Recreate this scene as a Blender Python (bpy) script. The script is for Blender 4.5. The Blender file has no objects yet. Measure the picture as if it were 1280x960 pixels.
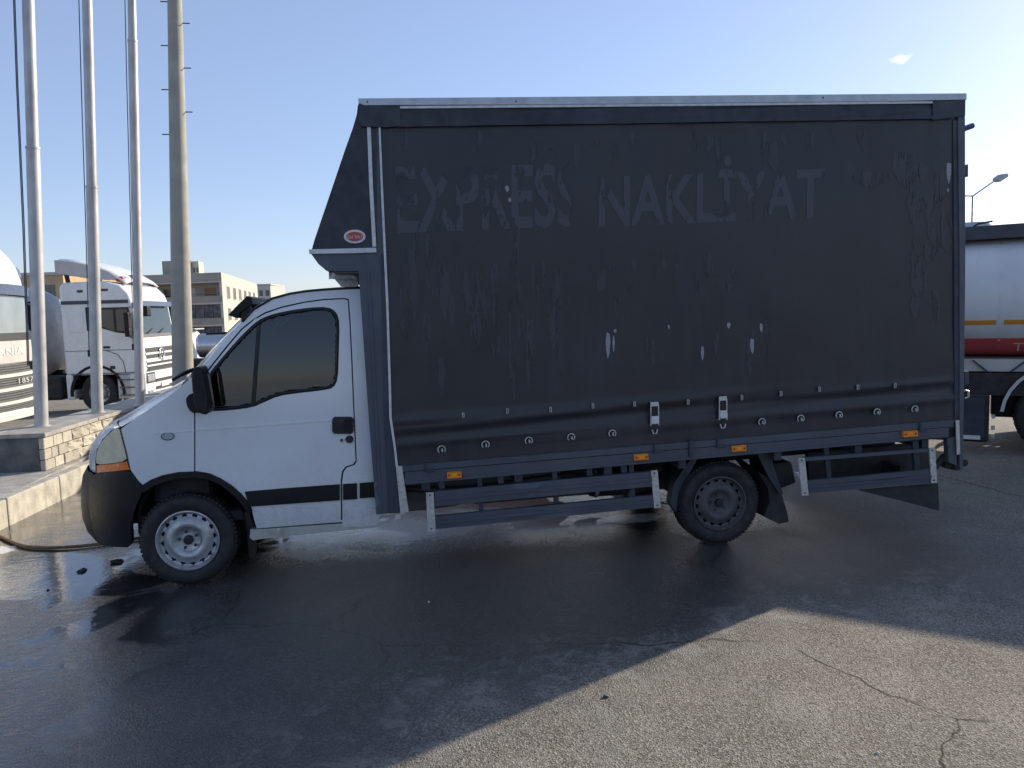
import bpy, bmesh, math, random
from mathutils import Vector, Matrix, geometry, noise
random.seed(7)
S = bpy.context.scene
COL = S.collection
# ------------------------------------------------------------------ camera
CAM = Vector((1.5456, -5.694, 1.9209))
R_ = Vector((0.98774, -0.15378, -0.02885))
F_ = Vector((0.15046, 0.98413, -0.09436))
F_.normalize(); R_ = (R_ - F_*R_.dot(F_)).normalized(); U_ = R_.cross(F_)
FPX = 950.0
cd = bpy.data.cameras.new('camera'); cam = bpy.data.objects.new('camera', cd); COL.objects.link(cam)
cd.sensor_width = 36; cd.lens = FPX/1280*36; cd.clip_end = 3000; cd.clip_start = .05
cam.matrix_world = Matrix(((R_.x, U_.x, -F_.x, CAM.x), (R_.y, U_.y, -F_.y, CAM.y), (R_.z, U_.z, -F_.z, CAM.z), (0, 0, 0, 1)))
S.camera = cam
# ------------------------------------------------------------------ light
SUN_EL = math.radians(22.5)
SUN_AZ = Vector((0.887, 0.46, 0)).normalized()
sd = SUN_AZ*math.cos(SUN_EL) + Vector((0, 0, math.sin(SUN_EL)))
w = bpy.data.worlds.new('World'); S.world = w; w.use_nodes = True
nt = w.node_tree; bg = nt.nodes['Background']
sky = nt.nodes.new('ShaderNodeTexSky'); sky.sky_type = 'NISHITA'; sky.sun_disc = False
sky.sun_elevation = SUN_EL; sky.sun_rotation = math.atan2(SUN_AZ.x, SUN_AZ.y)
sky.air_density = 1.0; sky.dust_density = .6; sky.ozone_density = 3.0; sky.altitude = 300
bg.inputs['Strength'].default_value = 0.15
# one small wisp of cloud, fixed to its direction in the sky
CL = (F_ + R_*((1126-640)/FPX) + U_*((480-74)/FPX)).normalized()
CR = CL.cross(Vector((0, 0, 1))).normalized(); CU = CR.cross(CL)
def wn(t, **k):
    n = nt.nodes.new(t)
    for a, b in k.items(): setattr(n, a, b)
    return n
tc = wn('ShaderNodeTexCoord')
def wdot(v):
    n = wn('ShaderNodeVectorMath', operation='DOT_PRODUCT'); nt.links.new(tc.outputs['Generated'], n.inputs[0]); n.inputs[1].default_value = v; return n.outputs['Value']
def wm(op, a, b=None, c=None):
    n = wn('ShaderNodeMath', operation=op)
    for i, q in enumerate((a, b, c)):
        if q is None: continue
        if isinstance(q, (int, float)): n.inputs[i].default_value = q
        else: nt.links.new(q, n.inputs[i])
    return n.outputs[0]
ux = wdot(CR); uy = wdot(CU); uf = wdot(CL)
nz = wn('ShaderNodeTexNoise'); nz.inputs['Scale'].default_value = 90; nt.links.new(tc.outputs['Generated'], nz.inputs['Vector'])
nzv = wm('MULTIPLY', wm('SUBTRACT', nz.outputs['Fac'], .5), .016)
yy = wm('ADD', wm('SUBTRACT', uy, wm('MULTIPLY', wm('MULTIPLY', ux, ux), 18)), nzv)
dd = wm('SQRT', wm('ADD', wm('POWER', wm('DIVIDE', ux, .011), 2), wm('POWER', wm('DIVIDE', yy, .0042), 2)))
mk = wm('MULTIPLY', wm('MULTIPLY', wm('SUBTRACT', 1.2, dd), .55), wm('GREATER_THAN', uf, 0))
cl_ = wn('ShaderNodeClamp'); nt.links.new(mk, cl_.inputs['Value'])
mx = wn('ShaderNodeMixRGB', blend_type='MIX'); nt.links.new(cl_.outputs[0], mx.inputs['Fac'])
nt.links.new(sky.outputs[0], mx.inputs[1]); mx.inputs[2].default_value = (10, 10.4, 10.6, 1)
tint = wn('ShaderNodeMixRGB', blend_type='MULTIPLY'); tint.inputs['Fac'].default_value = 1; nt.links.new(mx.outputs[0], tint.inputs[1]); tint.inputs[2].default_value = (1.06, .965, 1.02, 1)
hz = wn('ShaderNodeMixRGB', blend_type='MIX'); hz.inputs['Fac'].default_value = .42; nt.links.new(tint.outputs[0], hz.inputs[1]); hz.inputs[2].default_value = (2.2, 2.75, 3.85, 1)   # even summer haze over the whole dome
nt.links.new(hz.outputs[0], bg.inputs['Color'])
ld = bpy.data.lights.new('sun', 'SUN'); ld.energy = 4.8; ld.angle = math.radians(.53); ld.color = (1, .88, .70)
lo = bpy.data.objects.new('sun', ld); COL.objects.link(lo); lo.rotation_euler = (-sd).to_track_quat('-Z', 'Y').to_euler()
S.render.engine = 'CYCLES'; S.cycles.max_bounces = 7; S.cycles.diffuse_bounces = 3; S.cycles.glossy_bounces = 3; S.cycles.transparent_max_bounces = 12
vs = S.view_settings; vs.view_transform = 'Standard'; vs.look = 'None'; vs.gamma = 1; vs.exposure = 0.42
# ------------------------------------------------------------------ picture <-> place
def ray(px, py): return F_ + R_*((px-640)/FPX) + U_*((480-py)/FPX)
def at(px, py, ax, v):
    d = ray(px, py); return CAM + d*((v-CAM[ax])/d[ax])
def atY(px, py, y=0.): return at(px, py, 1, y)
def atZ(px, py, z=0.): return at(px, py, 2, z)
def atD(px, py, d): return CAM + ray(px, py)*d
# ------------------------------------------------------------------ materials
MATS = {}
def nodes(name):
    m = bpy.data.materials.new(name); m.use_nodes = True
    return m, m.node_tree, m.node_tree.nodes['Principled BSDF']
class G:
    def __init__(s, t): s.t = t
    def n(s, ty, **k):
        q = s.t.nodes.new(ty)
        for a, b in k.items(): setattr(q, a, b)
        return q
    def L(s, a, b): s.t.links.new(a, b)
    def pos(s, scale=(1, 1, 1)):
        g = s.n('ShaderNodeNewGeometry'); m = s.n('ShaderNodeVectorMath', operation='MULTIPLY'); s.L(g.outputs['Position'], m.inputs[0]); m.inputs[1].default_value = scale
        return m.outputs[0]
    def noise(s, scale, det=4, rough=.55, st=(1, 1, 1), dist=0):
        q = s.n('ShaderNodeTexNoise'); s.L(s.pos(st), q.inputs['Vector']); q.inputs['Scale'].default_value = scale; q.inputs['Detail'].default_value = det; q.inputs['Roughness'].default_value = rough; q.inputs['Distortion'].default_value = dist
        return q.outputs['Fac']
    def ramp(s, v, a, b, lo=0., hi=1.):
        q = s.n('ShaderNodeMapRange'); q.clamp = True; s.L(v, q.inputs[0])
        for i, x in enumerate((a, b, lo, hi)): q.inputs[i+1].default_value = x
        return q.outputs[0]
    def m(s, op, a, b=0., c=0.):
        q = s.n('ShaderNodeMath', operation=op)
        for i, x in enumerate((a, b, c)):
            if isinstance(x, (int, float)): q.inputs[i].default_value = x
            else: s.L(x, q.inputs[i])
        return q.outputs[0]
    def mix(s, f, a, b, bt='MIX'):
        q = s.n('ShaderNodeMixRGB', blend_type=bt)
        for i, x in enumerate((f, a, b)):
            if isinstance(x, (int, float)): q.inputs[i].default_value = x
            elif isinstance(x, (tuple, list)): q.inputs[i].default_value = tuple(x)[:3]+(1,)
            else: s.L(x, q.inputs[i])
        return q.outputs[0]
    def bump(s, h, st, d, prev=None):
        q = s.n('ShaderNodeBump'); q.inputs['Strength'].default_value = st; q.inputs['Distance'].default_value = d; s.L(h, q.inputs['Height'])
        if prev is not None: s.L(prev, q.inputs['Normal'])
        return q.outputs[0]
def pm(name, col, rough=.5, metal=0., var=.12, vs_=5., bump=0., bs=80., coat=0., dirt=None, dirt_amt=.5, dirt_scale=3., streak=1., spec=.5, rvar=.12, spray=None):
    m, t, b = nodes(name); g = G(t)
    n1 = g.noise(vs_, 2)
    dark = tuple(c*(1-var) for c in col); lite = tuple(min(1, c*(1+var)) for c in col)
    c = g.mix(g.ramp(n1, .3, .7), dark, lite)
    if dirt:
        dn = g.noise(dirt_scale, 4, .65, (1, 1, 1/streak))
        c = g.mix(g.ramp(dn, .48, .75, 0, dirt_amt), c, dirt)
    if spray:   # dried road splatter
        se_ = g.n('ShaderNodeSeparateXYZ'); g.L(g.pos(), se_.inputs[0])
        sn = g.m('ADD', g.ramp(g.noise(28, 3, .75), .40, .75), g.m('MULTIPLY', g.ramp(se_.outputs[2], 1.1, .45), .55))
        c = g.mix(g.ramp(sn, .74, 1.25, 0, .26), c, spray)
    g.L(c, b.inputs['Base Color'])
    g.L(g.ramp(g.noise(vs_*2.3, 1), .3, .7, max(.02, rough-rvar), min(1, rough+rvar)), b.inputs['Roughness'])
    b.inputs['Metallic'].default_value = metal; b.inputs['Coat Weight'].default_value = coat; b.inputs['Specular IOR Level'].default_value = spec
    b.inputs['Coat Roughness'].default_value = .08
    if bump: g.L(g.bump(g.noise(bs, 1), bump, .01), b.inputs['Normal'])
    MATS[name] = m; return m
def glassm(name, tint, rough=.02, ior=1.5):
    m, t, b = nodes(name); g = G(t); t.nodes.remove(b)
    tr = g.n('ShaderNodeBsdfTransparent'); tr.inputs[0].default_value = tint+(1,)
    gl = g.n('ShaderNodeBsdfGlossy'); gl.inputs['Roughness'].default_value = rough; gl.inputs[0].default_value = (.95, .97, 1, 1)
    fr = g.n('ShaderNodeFresnel'); fr.inputs[0].default_value = ior
    f = g.m('ADD', g.m('MULTIPLY', fr.outputs[0], 1.1), .02)
    mx = g.n('ShaderNodeMixShader'); g.L(f, mx.inputs[0]); g.L(tr.outputs[0], mx.inputs[1]); g.L(gl.outputs[0], mx.inputs[2])
    g.L(mx.outputs[0], t.nodes['Material Output'].inputs[0]); MATS[name] = m; return m
pm('white_paint', (.66, .675, .70), .22, var=.03, vs_=1.5, coat=.5, dirt=(.45, .43, .39), dirt_amt=.36, dirt_scale=2.2, streak=2.0, bump=.02, bs=3, spray=(.30, .27, .23))
pm('white_sill', (.55, .54, .50), .4, var=.1, dirt=(.20, .17, .13), dirt_amt=.8, dirt_scale=5, coat=.2)
pm('black_plastic', (.009, .0095, .0105), .45, var=.2, vs_=12, dirt=(.02, .02, .02), dirt_amt=.25, dirt_scale=4, bump=.04, bs=220, spec=.25, rvar=.04)
pm('black_gloss', (.010, .010, .011), .22, var=.2, dirt=(.05, .05, .05), dirt_amt=.25)
pm('seal_rubber', (.010, .010, .011), .55, var=.2)
pm('tyre_rubber', (.016, .016, .017), .72, var=.3, vs_=14, dirt=(.055, .05, .046), dirt_amt=.45, dirt_scale=9, bump=.12, bs=150)
pm('rim_silver', (.42, .43, .45), .38, .55, var=.1, vs_=10, dirt=(.10, .08, .07), dirt_amt=.55, dirt_scale=14)
pm('rim_dark', (.075, .076, .08), .55, .2, var=.2, vs_=10, dirt=(.10, .09, .08), dirt_amt=.5, dirt_scale=12)
pm('hub_black', (.015, .015, .016), .5, var=.2)
pm('slate_steel', (.060, .072, .096), .45, .0, var=.12, vs_=3, dirt=(.10, .105, .11), dirt_amt=.4, dirt_scale=3, streak=5, bump=.04, bs=60)
pm('slate_dark', (.030, .038, .056), .55, .0, var=.18, vs_=4, dirt=(.075, .075, .075), dirt_amt=.5, dirt_scale=5, bump=.05, bs=60)
pm('galvanised', (.52, .51, .48), .5, .35, var=.15, vs_=40, dirt=(.28, .25, .21), dirt_amt=.5, dirt_scale=16)
pm('aluminium', (.42, .44, .47), .38, .6, var=.08, vs_=6, dirt=(.22, .22, .21), dirt_amt=.4, dirt_scale=7)
pm('chassis_black', (.016, .016, .017), .65, var=.3, dirt=(.06, .052, .045), dirt_amt=.6, dirt_scale=6, bump=.1, bs=70)
pm('grey_box', (.10, .10, .095), .6, var=.2, dirt=(.05, .045, .04), dirt_amt=.6, dirt_scale=6)
pm('rubber_flap', (.020, .021, .021), .7, var=.25, dirt=(.055, .055, .05), dirt_amt=.6, dirt_scale=8, bump=.1, bs=90)
pm('marker_orange', (.75, .20, .012), .28, var=.12, vs_=60, coat=.4)
pm('marker_bright', (.85, .33, .02), .2, var=.12, vs_=90)
pm('amber_lens', (.92, .17, .010), .2, var=.35, vs_=55, coat=.6)
pm('lamp_lens', (.62, .56, .40), .3, var=.12, vs_=16, coat=.15, dirt=(.40, .36, .22), dirt_amt=.5, dirt_scale=9)
pm('lamp_grey', (.30, .32, .36), .25, var=.1, coat=.6)
pm('chrome', (.70, .71, .72), .18, .9, var=.08)
pm('tarp_top', (.020, .024, .036), .5, var=.2, vs_=5, dirt=(.045, .05, .065), dirt_amt=.5, dirt_scale=4, streak=6, bump=.06, bs=30)
pm('webbing', (.20, .20, .21), .8, var=.3, vs_=60)
pm('white_trim', (.60, .61, .63), .45, .1, var=.1, vs_=20, dirt=(.3, .29, .28), dirt_amt=.5, dirt_scale=12)
pm('scratch', (.27, .28, .31), .6, var=.25, vs_=60)
pm('sticker_white', (.62, .58, .58), .45, var=.15, vs_=90)
pm('sticker_red', (.42, .06, .05), .45, var=.15, vs_=90)
pm('interior_dark', (.016, .016, .018), .8, var=.2)
pm('seat_fabric', (.035, .036, .042), .9, var=.25, vs_=20)
pm('blue_paint', (.05, .06, .20), .4)
pm('concrete_kerb', (.43, .405, .345), .85, var=.2, vs_=7, dirt=(.16, .145, .125), dirt_amt=.75, dirt_scale=5, streak=3, bump=.5, bs=60)
pm('concrete_dark', (.12, .118, .115), .8, var=.35, vs_=5, dirt=(.05, .05, .05), dirt_amt=.8, dirt_scale=4, bump=.4, bs=40)
pm('concrete_top', (.36, .345, .31), .85, var=.2, vs_=6, dirt=(.15, .14, .125), dirt_amt=.7, dirt_scale=4, bump=.4, bs=50)
for k, c in enumerate(((.46, .42, .345), (.52, .48, .40), (.40, .37, .31))):
    pm('stone_%d' % k, c, .9, var=.25, vs_=14, dirt=(.22, .20, .16), dirt_amt=.6, dirt_scale=14, bump=1., bs=60)
pm('mortar', (.24, .225, .19), .95, var=.2, vs_=14, bump=.6, bs=80)
pm('pole_steel', (.46, .46, .46), .48, .25, var=.1, vs_=3, dirt=(.22, .18, .14), dirt_amt=.55, dirt_scale=7, streak=4)
pm('pole_concrete', (.36, .345, .30), .85, var=.12, vs_=3, dirt=(.22, .21, .185), dirt_amt=.5, dirt_scale=3, streak=8, bump=.25, bs=50)
pm('rope', (.10, .11, .14), .9)
pm('hose', (.17, .10, .045), .55, var=.3, vs_=20)
pm('truck_white', (.74, .75, .75), .3, var=.04, coat=.3, dirt=(.45, .43, .40), dirt_amt=.35, dirt_scale=1.6, streak=3)
pm('truck_cream', (.66, .64, .58), .35, var=.05, coat=.3, dirt=(.42, .40, .36), dirt_amt=.3, dirt_scale=3)
pm('truck_greige', (.50, .485, .455), .4, var=.05, dirt=(.32, .30, .27), dirt_amt=.4, dirt_scale=4)
pm('truck_band', (.025, .032, .06), .35)
pm('visor_blue', (.05, .07, .13), .25, coat=.4)
pm('grille_dark', (.03, .031, .034), .6, var=.4, vs_=60)
pm('grille_mid', (.12, .125, .13), .55, var=.4, vs_=40)
pm('letter_silver', (.62, .62, .63), .3, .3)
pm('tank_white', (.64, .66, .68), .3, var=.05, vs_=1.2, coat=.2, dirt=(.42, .42, .41), dirt_amt=.4, dirt_scale=1.2, streak=4)
pm('tank_grey', (.50, .51, .52), .45, .1, var=.1, dirt=(.18, .18, .18), dirt_amt=.5, dirt_scale=2)
pm('tank_steel', (.50, .52, .55), .25, .9, var=.08)
pm('stripe_orange', (.62, .27, .03), .4, var=.1)
pm('stripe_red', (.62, .09, .10), .4, var=.12, vs_=2)
pm('stripe_dark', (.10, .02, .025), .5)
pm('tank_walk', (.055, .06, .075), .6, var=.2)
pm('letter_white', (.7, .69, .67), .5)
pm('facade_grey', (.33, .315, .28), .9, var=.08, vs_=.6, dirt=(.2, .19, .17), dirt_amt=.3, dirt_scale=.5)
pm('facade_sunlit', (.58, .53, .42), .9, var=.06, vs_=.5)  # lighter, warmer facade tone: sunlight on the side walls put into the colour
pm('facade_trim', (.50, .48, .44), .9, var=.06, vs_=.6)
pm('facade_dark', (.17, .165, .16), .9, var=.1, vs_=.6)
pm('window_dark', (.03, .036, .045), .12, var=.3, vs_=.7, coat=.4)
pm('screen_sky', (.20, .25, .28), .08, var=.2, vs_=1.5, coat=.8)  # pale blue base colour stands in for sky reflected in the windscreen
pm('curtain', (.10, .105, .12), .8, var=.5, vs_=1.4)
pm('wall_tan', (.50, .36, .22), .9, var=.1, vs_=.5)
pm('lamp_head', (.35, .36, .38), .4, .4)
pm('debris', (.035, .034, .033), .8, var=.4, vs_=30)
pm('skin_leaf', (.05, .07, .03), .7)
glassm('glass_door', (.13, .155, .185)); glassm('glass_screen', (.45, .52, .54)); glassm('glass_truck', (.25, .32, .34), .03)
def tarp_mat():
    m, t, b = nodes('tarp_side'); g = G(t)
    base = g.mix(g.ramp(g.noise(.7, 2), .35, .65), (.0150, .0152, .0195), (.0225, .0230, .0300))
    st = g.noise(9, 5, .6, (1, 1, .09)); blot = g.noise(1.1, 4, .6)
    f = g.m('MULTIPLY', g.ramp(st, .46, .62), g.ramp(blot, .44, .60))
    c = g.mix(g.m('MULTIPLY', f, .7), base, (.042, .043, .051))
    sp = g.m('MULTIPLY', g.ramp(g.noise(24, 5, .7, (1, 1, .35)), .66, .78), g.ramp(g.noise(.8, 3), .45, .6))
    c = g.mix(g.m('MULTIPLY', sp, .5), c, (.075, .078, .085))
    g.L(c, b.inputs['Base Color']); g.L(g.ramp(f, 0, 1, .40, .62), b.inputs['Roughness'])
    b.inputs['Specular IOR Level'].default_value = .55
    h = g.bump(g.noise(2.2, 3, .5, (1, 1, .5)), .25, .05); h = g.bump(g.noise(380, 2), .03, .004, h)
    g.L(h, b.inputs['Normal']); MATS['tarp_side'] = m
    # ghost of lettering that was peeled off
    for nm, col, st, th, k in (('ghost_letter', (.056, .057, .072), .30, .40, 12), ('ghost_streak', (.040, .0405, .049), .12, .47, 15)):
        m, t, b = nodes(nm); g = G(t)
        b.inputs['Base Color'].default_value = col+(1,); b.inputs['Roughness'].default_value = .5
        a = g.ramp(g.noise(k, 4, .7, (1, 1, st)), th, th+.035)
        if nm == 'ghost_letter': a = g.m('MULTIPLY', a, g.ramp(g.noise(2.2, 1), .33, .38))
        g.L(a, b.inputs['Alpha']); MATS[nm] = m
tarp_mat()
def ground_mat():
    m, t, b = nodes('asphalt'); g = G(t)
    geo = g.n('ShaderNodeNewGeometry'); sp = g.n('ShaderNodeSeparateXYZ'); g.L(geo.outputs['Position'], sp.inputs[0]); X, Y = sp.outputs[0], sp.outputs[1]
    big = g.noise(.45, 3, .55); mid = g.noise(2.6, 4, .62); fine = g.noise(150, 1, .6)
    # how far from the dry patch to the right of the shadow
    dx = g.m('SUBTRACT', X, 4.6); dy = g.m('ADD', Y, 3.4)
    d = g.m('SQRT', g.m('ADD', g.m('MULTIPLY', g.m('MULTIPLY', dx, dx), .17), g.m('MULTIPLY', g.m('MULTIPLY', dy, dy), .50)))
    d = g.m('ADD', d, g.m('ADD', g.m('MULTIPLY', g.m('SUBTRACT', big, .5), 1.3), g.m('MULTIPLY', g.m('SUBTRACT', mid, .5), .8)))
    right = g.ramp(g.m('ADD', X, g.m('MULTIPLY', g.m('SUBTRACT', big, .5), 2.)), 4.6, 7.0)
    wet = g.m('MULTIPLY', g.ramp(d, 1.20, 1.65), g.m('SUBTRACT', 1, g.m('MULTIPLY', right, .8)))
    wet = g.m('MULTIPLY', wet, g.ramp(Y, 4.5, 8., 1., 0.))
    vor = g.n('ShaderNodeTexVoronoi'); g.L(g.pos(), vor.inputs['Vector']); vor.inputs['Scale'].default_value = 125
    vs2 = g.n('ShaderNodeSeparateColor'); g.L(vor.outputs['Color'], vs2.inputs[0]); sepc = vs2.outputs[0]
    dry = g.mix(g.ramp(mid, .3, .7), (.19, .168, .136), (.29, .265, .225))
    dry = g.mix(g.ramp(g.noise(1.1, 4, .7), .42, .62, 0, .55), dry, (.13, .118, .10))
    dry = g.mix(g.ramp(sepc, .60, 1., 0, .75), dry, (.42, .39, .34))
    dry = g.mix(g.ramp(sepc, .0, .34, .75, 0), dry, (.05, .046, .04))
    wetc = g.mix(g.ramp(mid, .3, .7), (.029, .028, .028), (.060, .057, .055))
    wetc = g.mix(g.ramp(sepc, .68, 1., 0, .6), wetc, (.14, .135, .128)); wetc = g.mix(g.ramp(sepc, .0, .3, .6, 0), wetc, (.010, .010, .010))
    # pale silt where the water dries off
    silt = g.m('MULTIPLY', g.ramp(g.noise(5, 4, .75, (1, 1, 1), .6), .52, .60), g.m('MULTIPLY', g.ramp(d, 1.1, 1.3), g.ramp(d, 1.9, 1.4)))
    c = g.mix(wet, dry, wetc); c = g.mix(g.m('MULTIPLY', silt, .5), c, (.27, .26, .235))
    # cracks
    nn = g.n('ShaderNodeTexNoise'); g.L(g.pos(), nn.inputs['Vector']); nn.inputs['Scale'].default_value = 3.5; nn.inputs['Detail'].default_value = 4
    wv = g.n('ShaderNodeVectorMath', operation='MULTIPLY_ADD'); g.L(nn.outputs['Color'], wv.inputs[0]); wv.inputs[1].default_value = (.22, .22, .22); g.L(g.pos(), wv.inputs[2])
    vc = g.n('ShaderNodeTexVoronoi', feature='DISTANCE_TO_EDGE'); g.L(wv.outputs[0], vc.inputs['Vector']); vc.inputs['Scale'].default_value = .42
    crk = g.m('MULTIPLY', g.ramp(vc.outputs['Distance'], .0012, .0045, 1, 0), g.ramp(big, .50, .56))
    c = g.mix(g.m('MULTIPLY', crk, .85), c, (.012, .011, .010))
    # standing water ahead of the truck and beneath it
    leftm = g.m('MAXIMUM', g.ramp(X, .5, -.3), g.m('MULTIPLY', g.ramp(Y, .2, 1.0), g.ramp(X, 5.5, 4.5)))
    pud = g.m('MULTIPLY', g.m('MULTIPLY', g.ramp(g.noise(1.25, 3, .6, (1, 1, 1), .5), .45, .51), leftm), g.ramp(wet, .5, .9))
    c = g.mix(g.m('MULTIPLY', pud, .55), c, (.020, .020, .020))
    # washing suds, spread wider as pale colour in place of reflected sky
    foam_shine = None; fn = g.noise(9, 4, .7, (1, 1, 1), .4)
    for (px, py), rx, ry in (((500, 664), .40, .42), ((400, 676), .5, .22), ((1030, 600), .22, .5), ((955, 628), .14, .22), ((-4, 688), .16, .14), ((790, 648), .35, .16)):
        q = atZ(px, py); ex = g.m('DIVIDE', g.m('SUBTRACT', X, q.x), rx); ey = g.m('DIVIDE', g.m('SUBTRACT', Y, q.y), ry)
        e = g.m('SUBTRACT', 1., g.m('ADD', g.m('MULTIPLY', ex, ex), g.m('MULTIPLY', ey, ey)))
        foam_shine = e if foam_shine is None else g.m('MAXIMUM', foam_shine, e)
    foam_shine = g.ramp(g.m('ADD', g.m('MULTIPLY', foam_shine, .45), fn), .52, .62)
    c = g.mix(g.m('MULTIPLY', foam_shine, .9), c, (.74, .77, .80))
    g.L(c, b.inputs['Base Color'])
    rw = g.m('SUBTRACT', g.m('ADD', .26, g.m('MULTIPLY', mid, .24)), g.m('MULTIPLY', leftm, .22))
    rw = g.m('ADD', rw, g.m('MULTIPLY', g.m('SUBTRACT', sepc, .35), .22))
    def fmix(f, a, b_):
        q = g.n('ShaderNodeMix'); g.L(f, q.inputs[0])
        for i, x in ((2, a), (3, b_)):
            if isinstance(x, float): q.inputs[i].default_value = x
            else: g.L(x, q.inputs[i])
        return q.outputs[0]
    g.L(fmix(pud, fmix(wet, .9, rw), .05), b.inputs['Roughness']); g.L(fmix(wet, .25, .85), b.inputs['Specular IOR Level'])
    hh = g.m('ADD', g.m('MULTIPLY', vor.outputs['Distance'], 1.0), g.m('MULTIPLY', fine, .8))
    n = g.bump(mid, .14, .03); rip = g.n('ShaderNodeBump'); g.L(g.noise(11, 3, .6, (1, 2.2, 1), .8), rip.inputs['Height']); rip.inputs['Distance'].default_value = .012; g.L(n, rip.inputs['Normal']); g.L(g.m('MULTIPLY', g.m('MULTIPLY', leftm, .32), g.m('SUBTRACT', 1, g.m('MULTIPLY', pud, .8))), rip.inputs['Strength']); n = rip.outputs[0]
    bn = g.n('ShaderNodeBump'); g.L(hh, bn.inputs['Height']); g.L(n, bn.inputs['Normal']); bn.inputs['Distance'].default_value = .007
    g.L(g.m('MULTIPLY', g.m('SUBTRACT', .62, g.m('MULTIPLY', wet, .05)), g.m('MULTIPLY', g.m('SUBTRACT', 1, g.m('MULTIPLY', leftm, .45)), g.m('SUBTRACT', 1, g.m('MULTIPLY', pud, .9)))), bn.inputs['Strength'])
    g.L(g.m('MULTIPLY', g.m('MULTIPLY', leftm, wet), .55), b.inputs['Coat Weight']); b.inputs['Coat Roughness'].default_value = .07; b.inputs['Coat IOR'].default_value = 1.4; g.L(n, b.inputs['Coat Normal'])
    g.L(bn.outputs[0], b.inputs['Normal']); MATS['asphalt'] = m
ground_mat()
# ------------------------------------------------------------------ mesh tools
def tag(o, label=None, cat=None, group=None, kind=None):
    for k, v in (('label', label), ('category', cat), ('group', group), ('kind', kind)):
        if v: o[k] = v
    return o
LOCAL = set()
def link(name, me, parent=None, mat=None):
    o = bpy.data.objects.new(name, me); COL.objects.link(o)
    if mat and me is not None and not me.materials: me.materials.append(MATS[mat])
    if parent is not None:
        o.parent = parent
        root = parent
        while root.parent is not None: root = root.parent
        if root.name not in LOCAL and parent == root:
            o.matrix_parent_inverse = Matrix.Translation(-root.location)
    return o
def empty(name, loc, rz=0., local=True):
    o = bpy.data.objects.new(name, None); COL.objects.link(o); o.location = loc; o.rotation_euler = (0, 0, rz); o.empty_display_size = .2
    if local: LOCAL.add(o.name)
    return o
class MB:
    def __init__(s): s.v = []; s.f = []
    def add(s, vs_, fs):
        k = len(s.v); s.v += [Vector(q) for q in vs_]; s.f += [tuple(i+k for i in f) for f in fs]; return s
    def box(s, c, sz, rot=None):
        c = Vector(c); h = [q/2 for q in sz]; vv = []
        for x in (-1, 1):
            for y in (-1, 1):
                for z in (-1, 1):
                    q = Vector((x*h[0], y*h[1], z*h[2])); vv.append(c + (rot @ q if rot else q))
        return s.add(vv, [(0, 1, 3, 2), (4, 6, 7, 5), (0, 4, 5, 1), (2, 3, 7, 6), (0, 2, 6, 4), (1, 5, 7, 3)])
    def bb(s, a, b): return s.box([(a[i]+b[i])/2 for i in range(3)], [abs(a[i]-b[i]) for i in range(3)])
    def prism(s, pts, vec):
        n = len(pts); vec = Vector(vec); p = [Vector(q) for q in pts]
        return s.add(p + [q+vec for q in p], [tuple(range(n)), tuple(range(2*n-1, n-1, -1))] + [(i, i+n, (i+1) % n+n, (i+1) % n) for i in range(n)])
    def tube(s, path, r, n=8, caps=True):
        P = [Vector(q) for q in path]; rs = r if isinstance(r, (list, tuple)) else [r]*len(P); k = len(s.v); ref = None
        for i, q in enumerate(P):
            d = (P[min(i+1, len(P)-1)] - P[max(i-1, 0)]).normalized()
            if ref is None: ref = d.orthogonal().normalized()
            a = (ref - d*ref.dot(d)).normalized(); ref = a; b = d.cross(a)
            for j in range(n):
                t = 2*math.pi*j/n; s.v.append(q + (a*math.cos(t)+b*math.sin(t))*rs[i])
        for i in range(len(P)-1):
            for j in range(n): s.f.append((k+i*n+j, k+i*n+(j+1) % n, k+(i+1)*n+(j+1) % n, k+(i+1)*n+j))
        if caps: s.f.append(tuple(k+j for j in range(n-1, -1, -1))); s.f.append(tuple(k+(len(P)-1)*n+j for j in range(n)))
        return s
    def bar(s, a, b, w, h, up=(0, 0, 1)):
        a = Vector(a); b = Vector(b); d = (b-a).normalized(); x = d.cross(Vector(up)).normalized(); z = x.cross(d)
        q = [x*w/2*i+z*h/2*j for i, j in ((-1, -1), (1, -1), (1, 1), (-1, 1))]
        return s.add([a+i for i in q]+[b+i for i in q], [(3, 2, 1, 0), (4, 5, 6, 7)]+[(i, (i+1) % 4, (i+1) % 4+4, i+4) for i in range(4)])
    def lathe(s, prof, c, ax='Y', n=40, skip=None):
        # prof: list of (radius, axial)
        k = len(s.v); c = Vector(c)
        for r, a in prof:
            for j in range(n):
                t = 2*math.pi*j/n; u, v = r*math.cos(t), r*math.sin(t)
                s.v.append(c + {'Y': Vector((u, a, v)), 'X': Vector((a, u, v)), 'Z': Vector((u, v, a))}[ax])
        for i in range(len(prof)-1):
            for j in range(n):
                if skip and skip(i, j): continue
                s.f.append((k+i*n+j, k+i*n+(j+1) % n, k+(i+1)*n+(j+1) % n, k+(i+1)*n+j))
        return s
    def mesh(s, name, smooth=None):
        me = bpy.data.meshes.new(name); me.from_pydata([tuple(q) for q in s.v], [], s.f); 
        bm = bmesh.new(); bm.from_mesh(me); bmesh.ops.recalc_face_normals(bm, faces=bm.faces); bm.to_mesh(me); bm.free()
        if smooth is not None:
            me.shade_smooth() if smooth is True else None
            if smooth is not True:
                me.shade_smooth(); me.set_sharp_from_angle(angle=math.radians(smooth))
        me.update(); return me
    def build(s, name, mat, parent=None, bevel=0., smooth=None, seg=2):
        o = link(name, s.mesh(name, smooth), parent, mat)
        if bevel: bev(o, bevel, seg)
        return o
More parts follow.
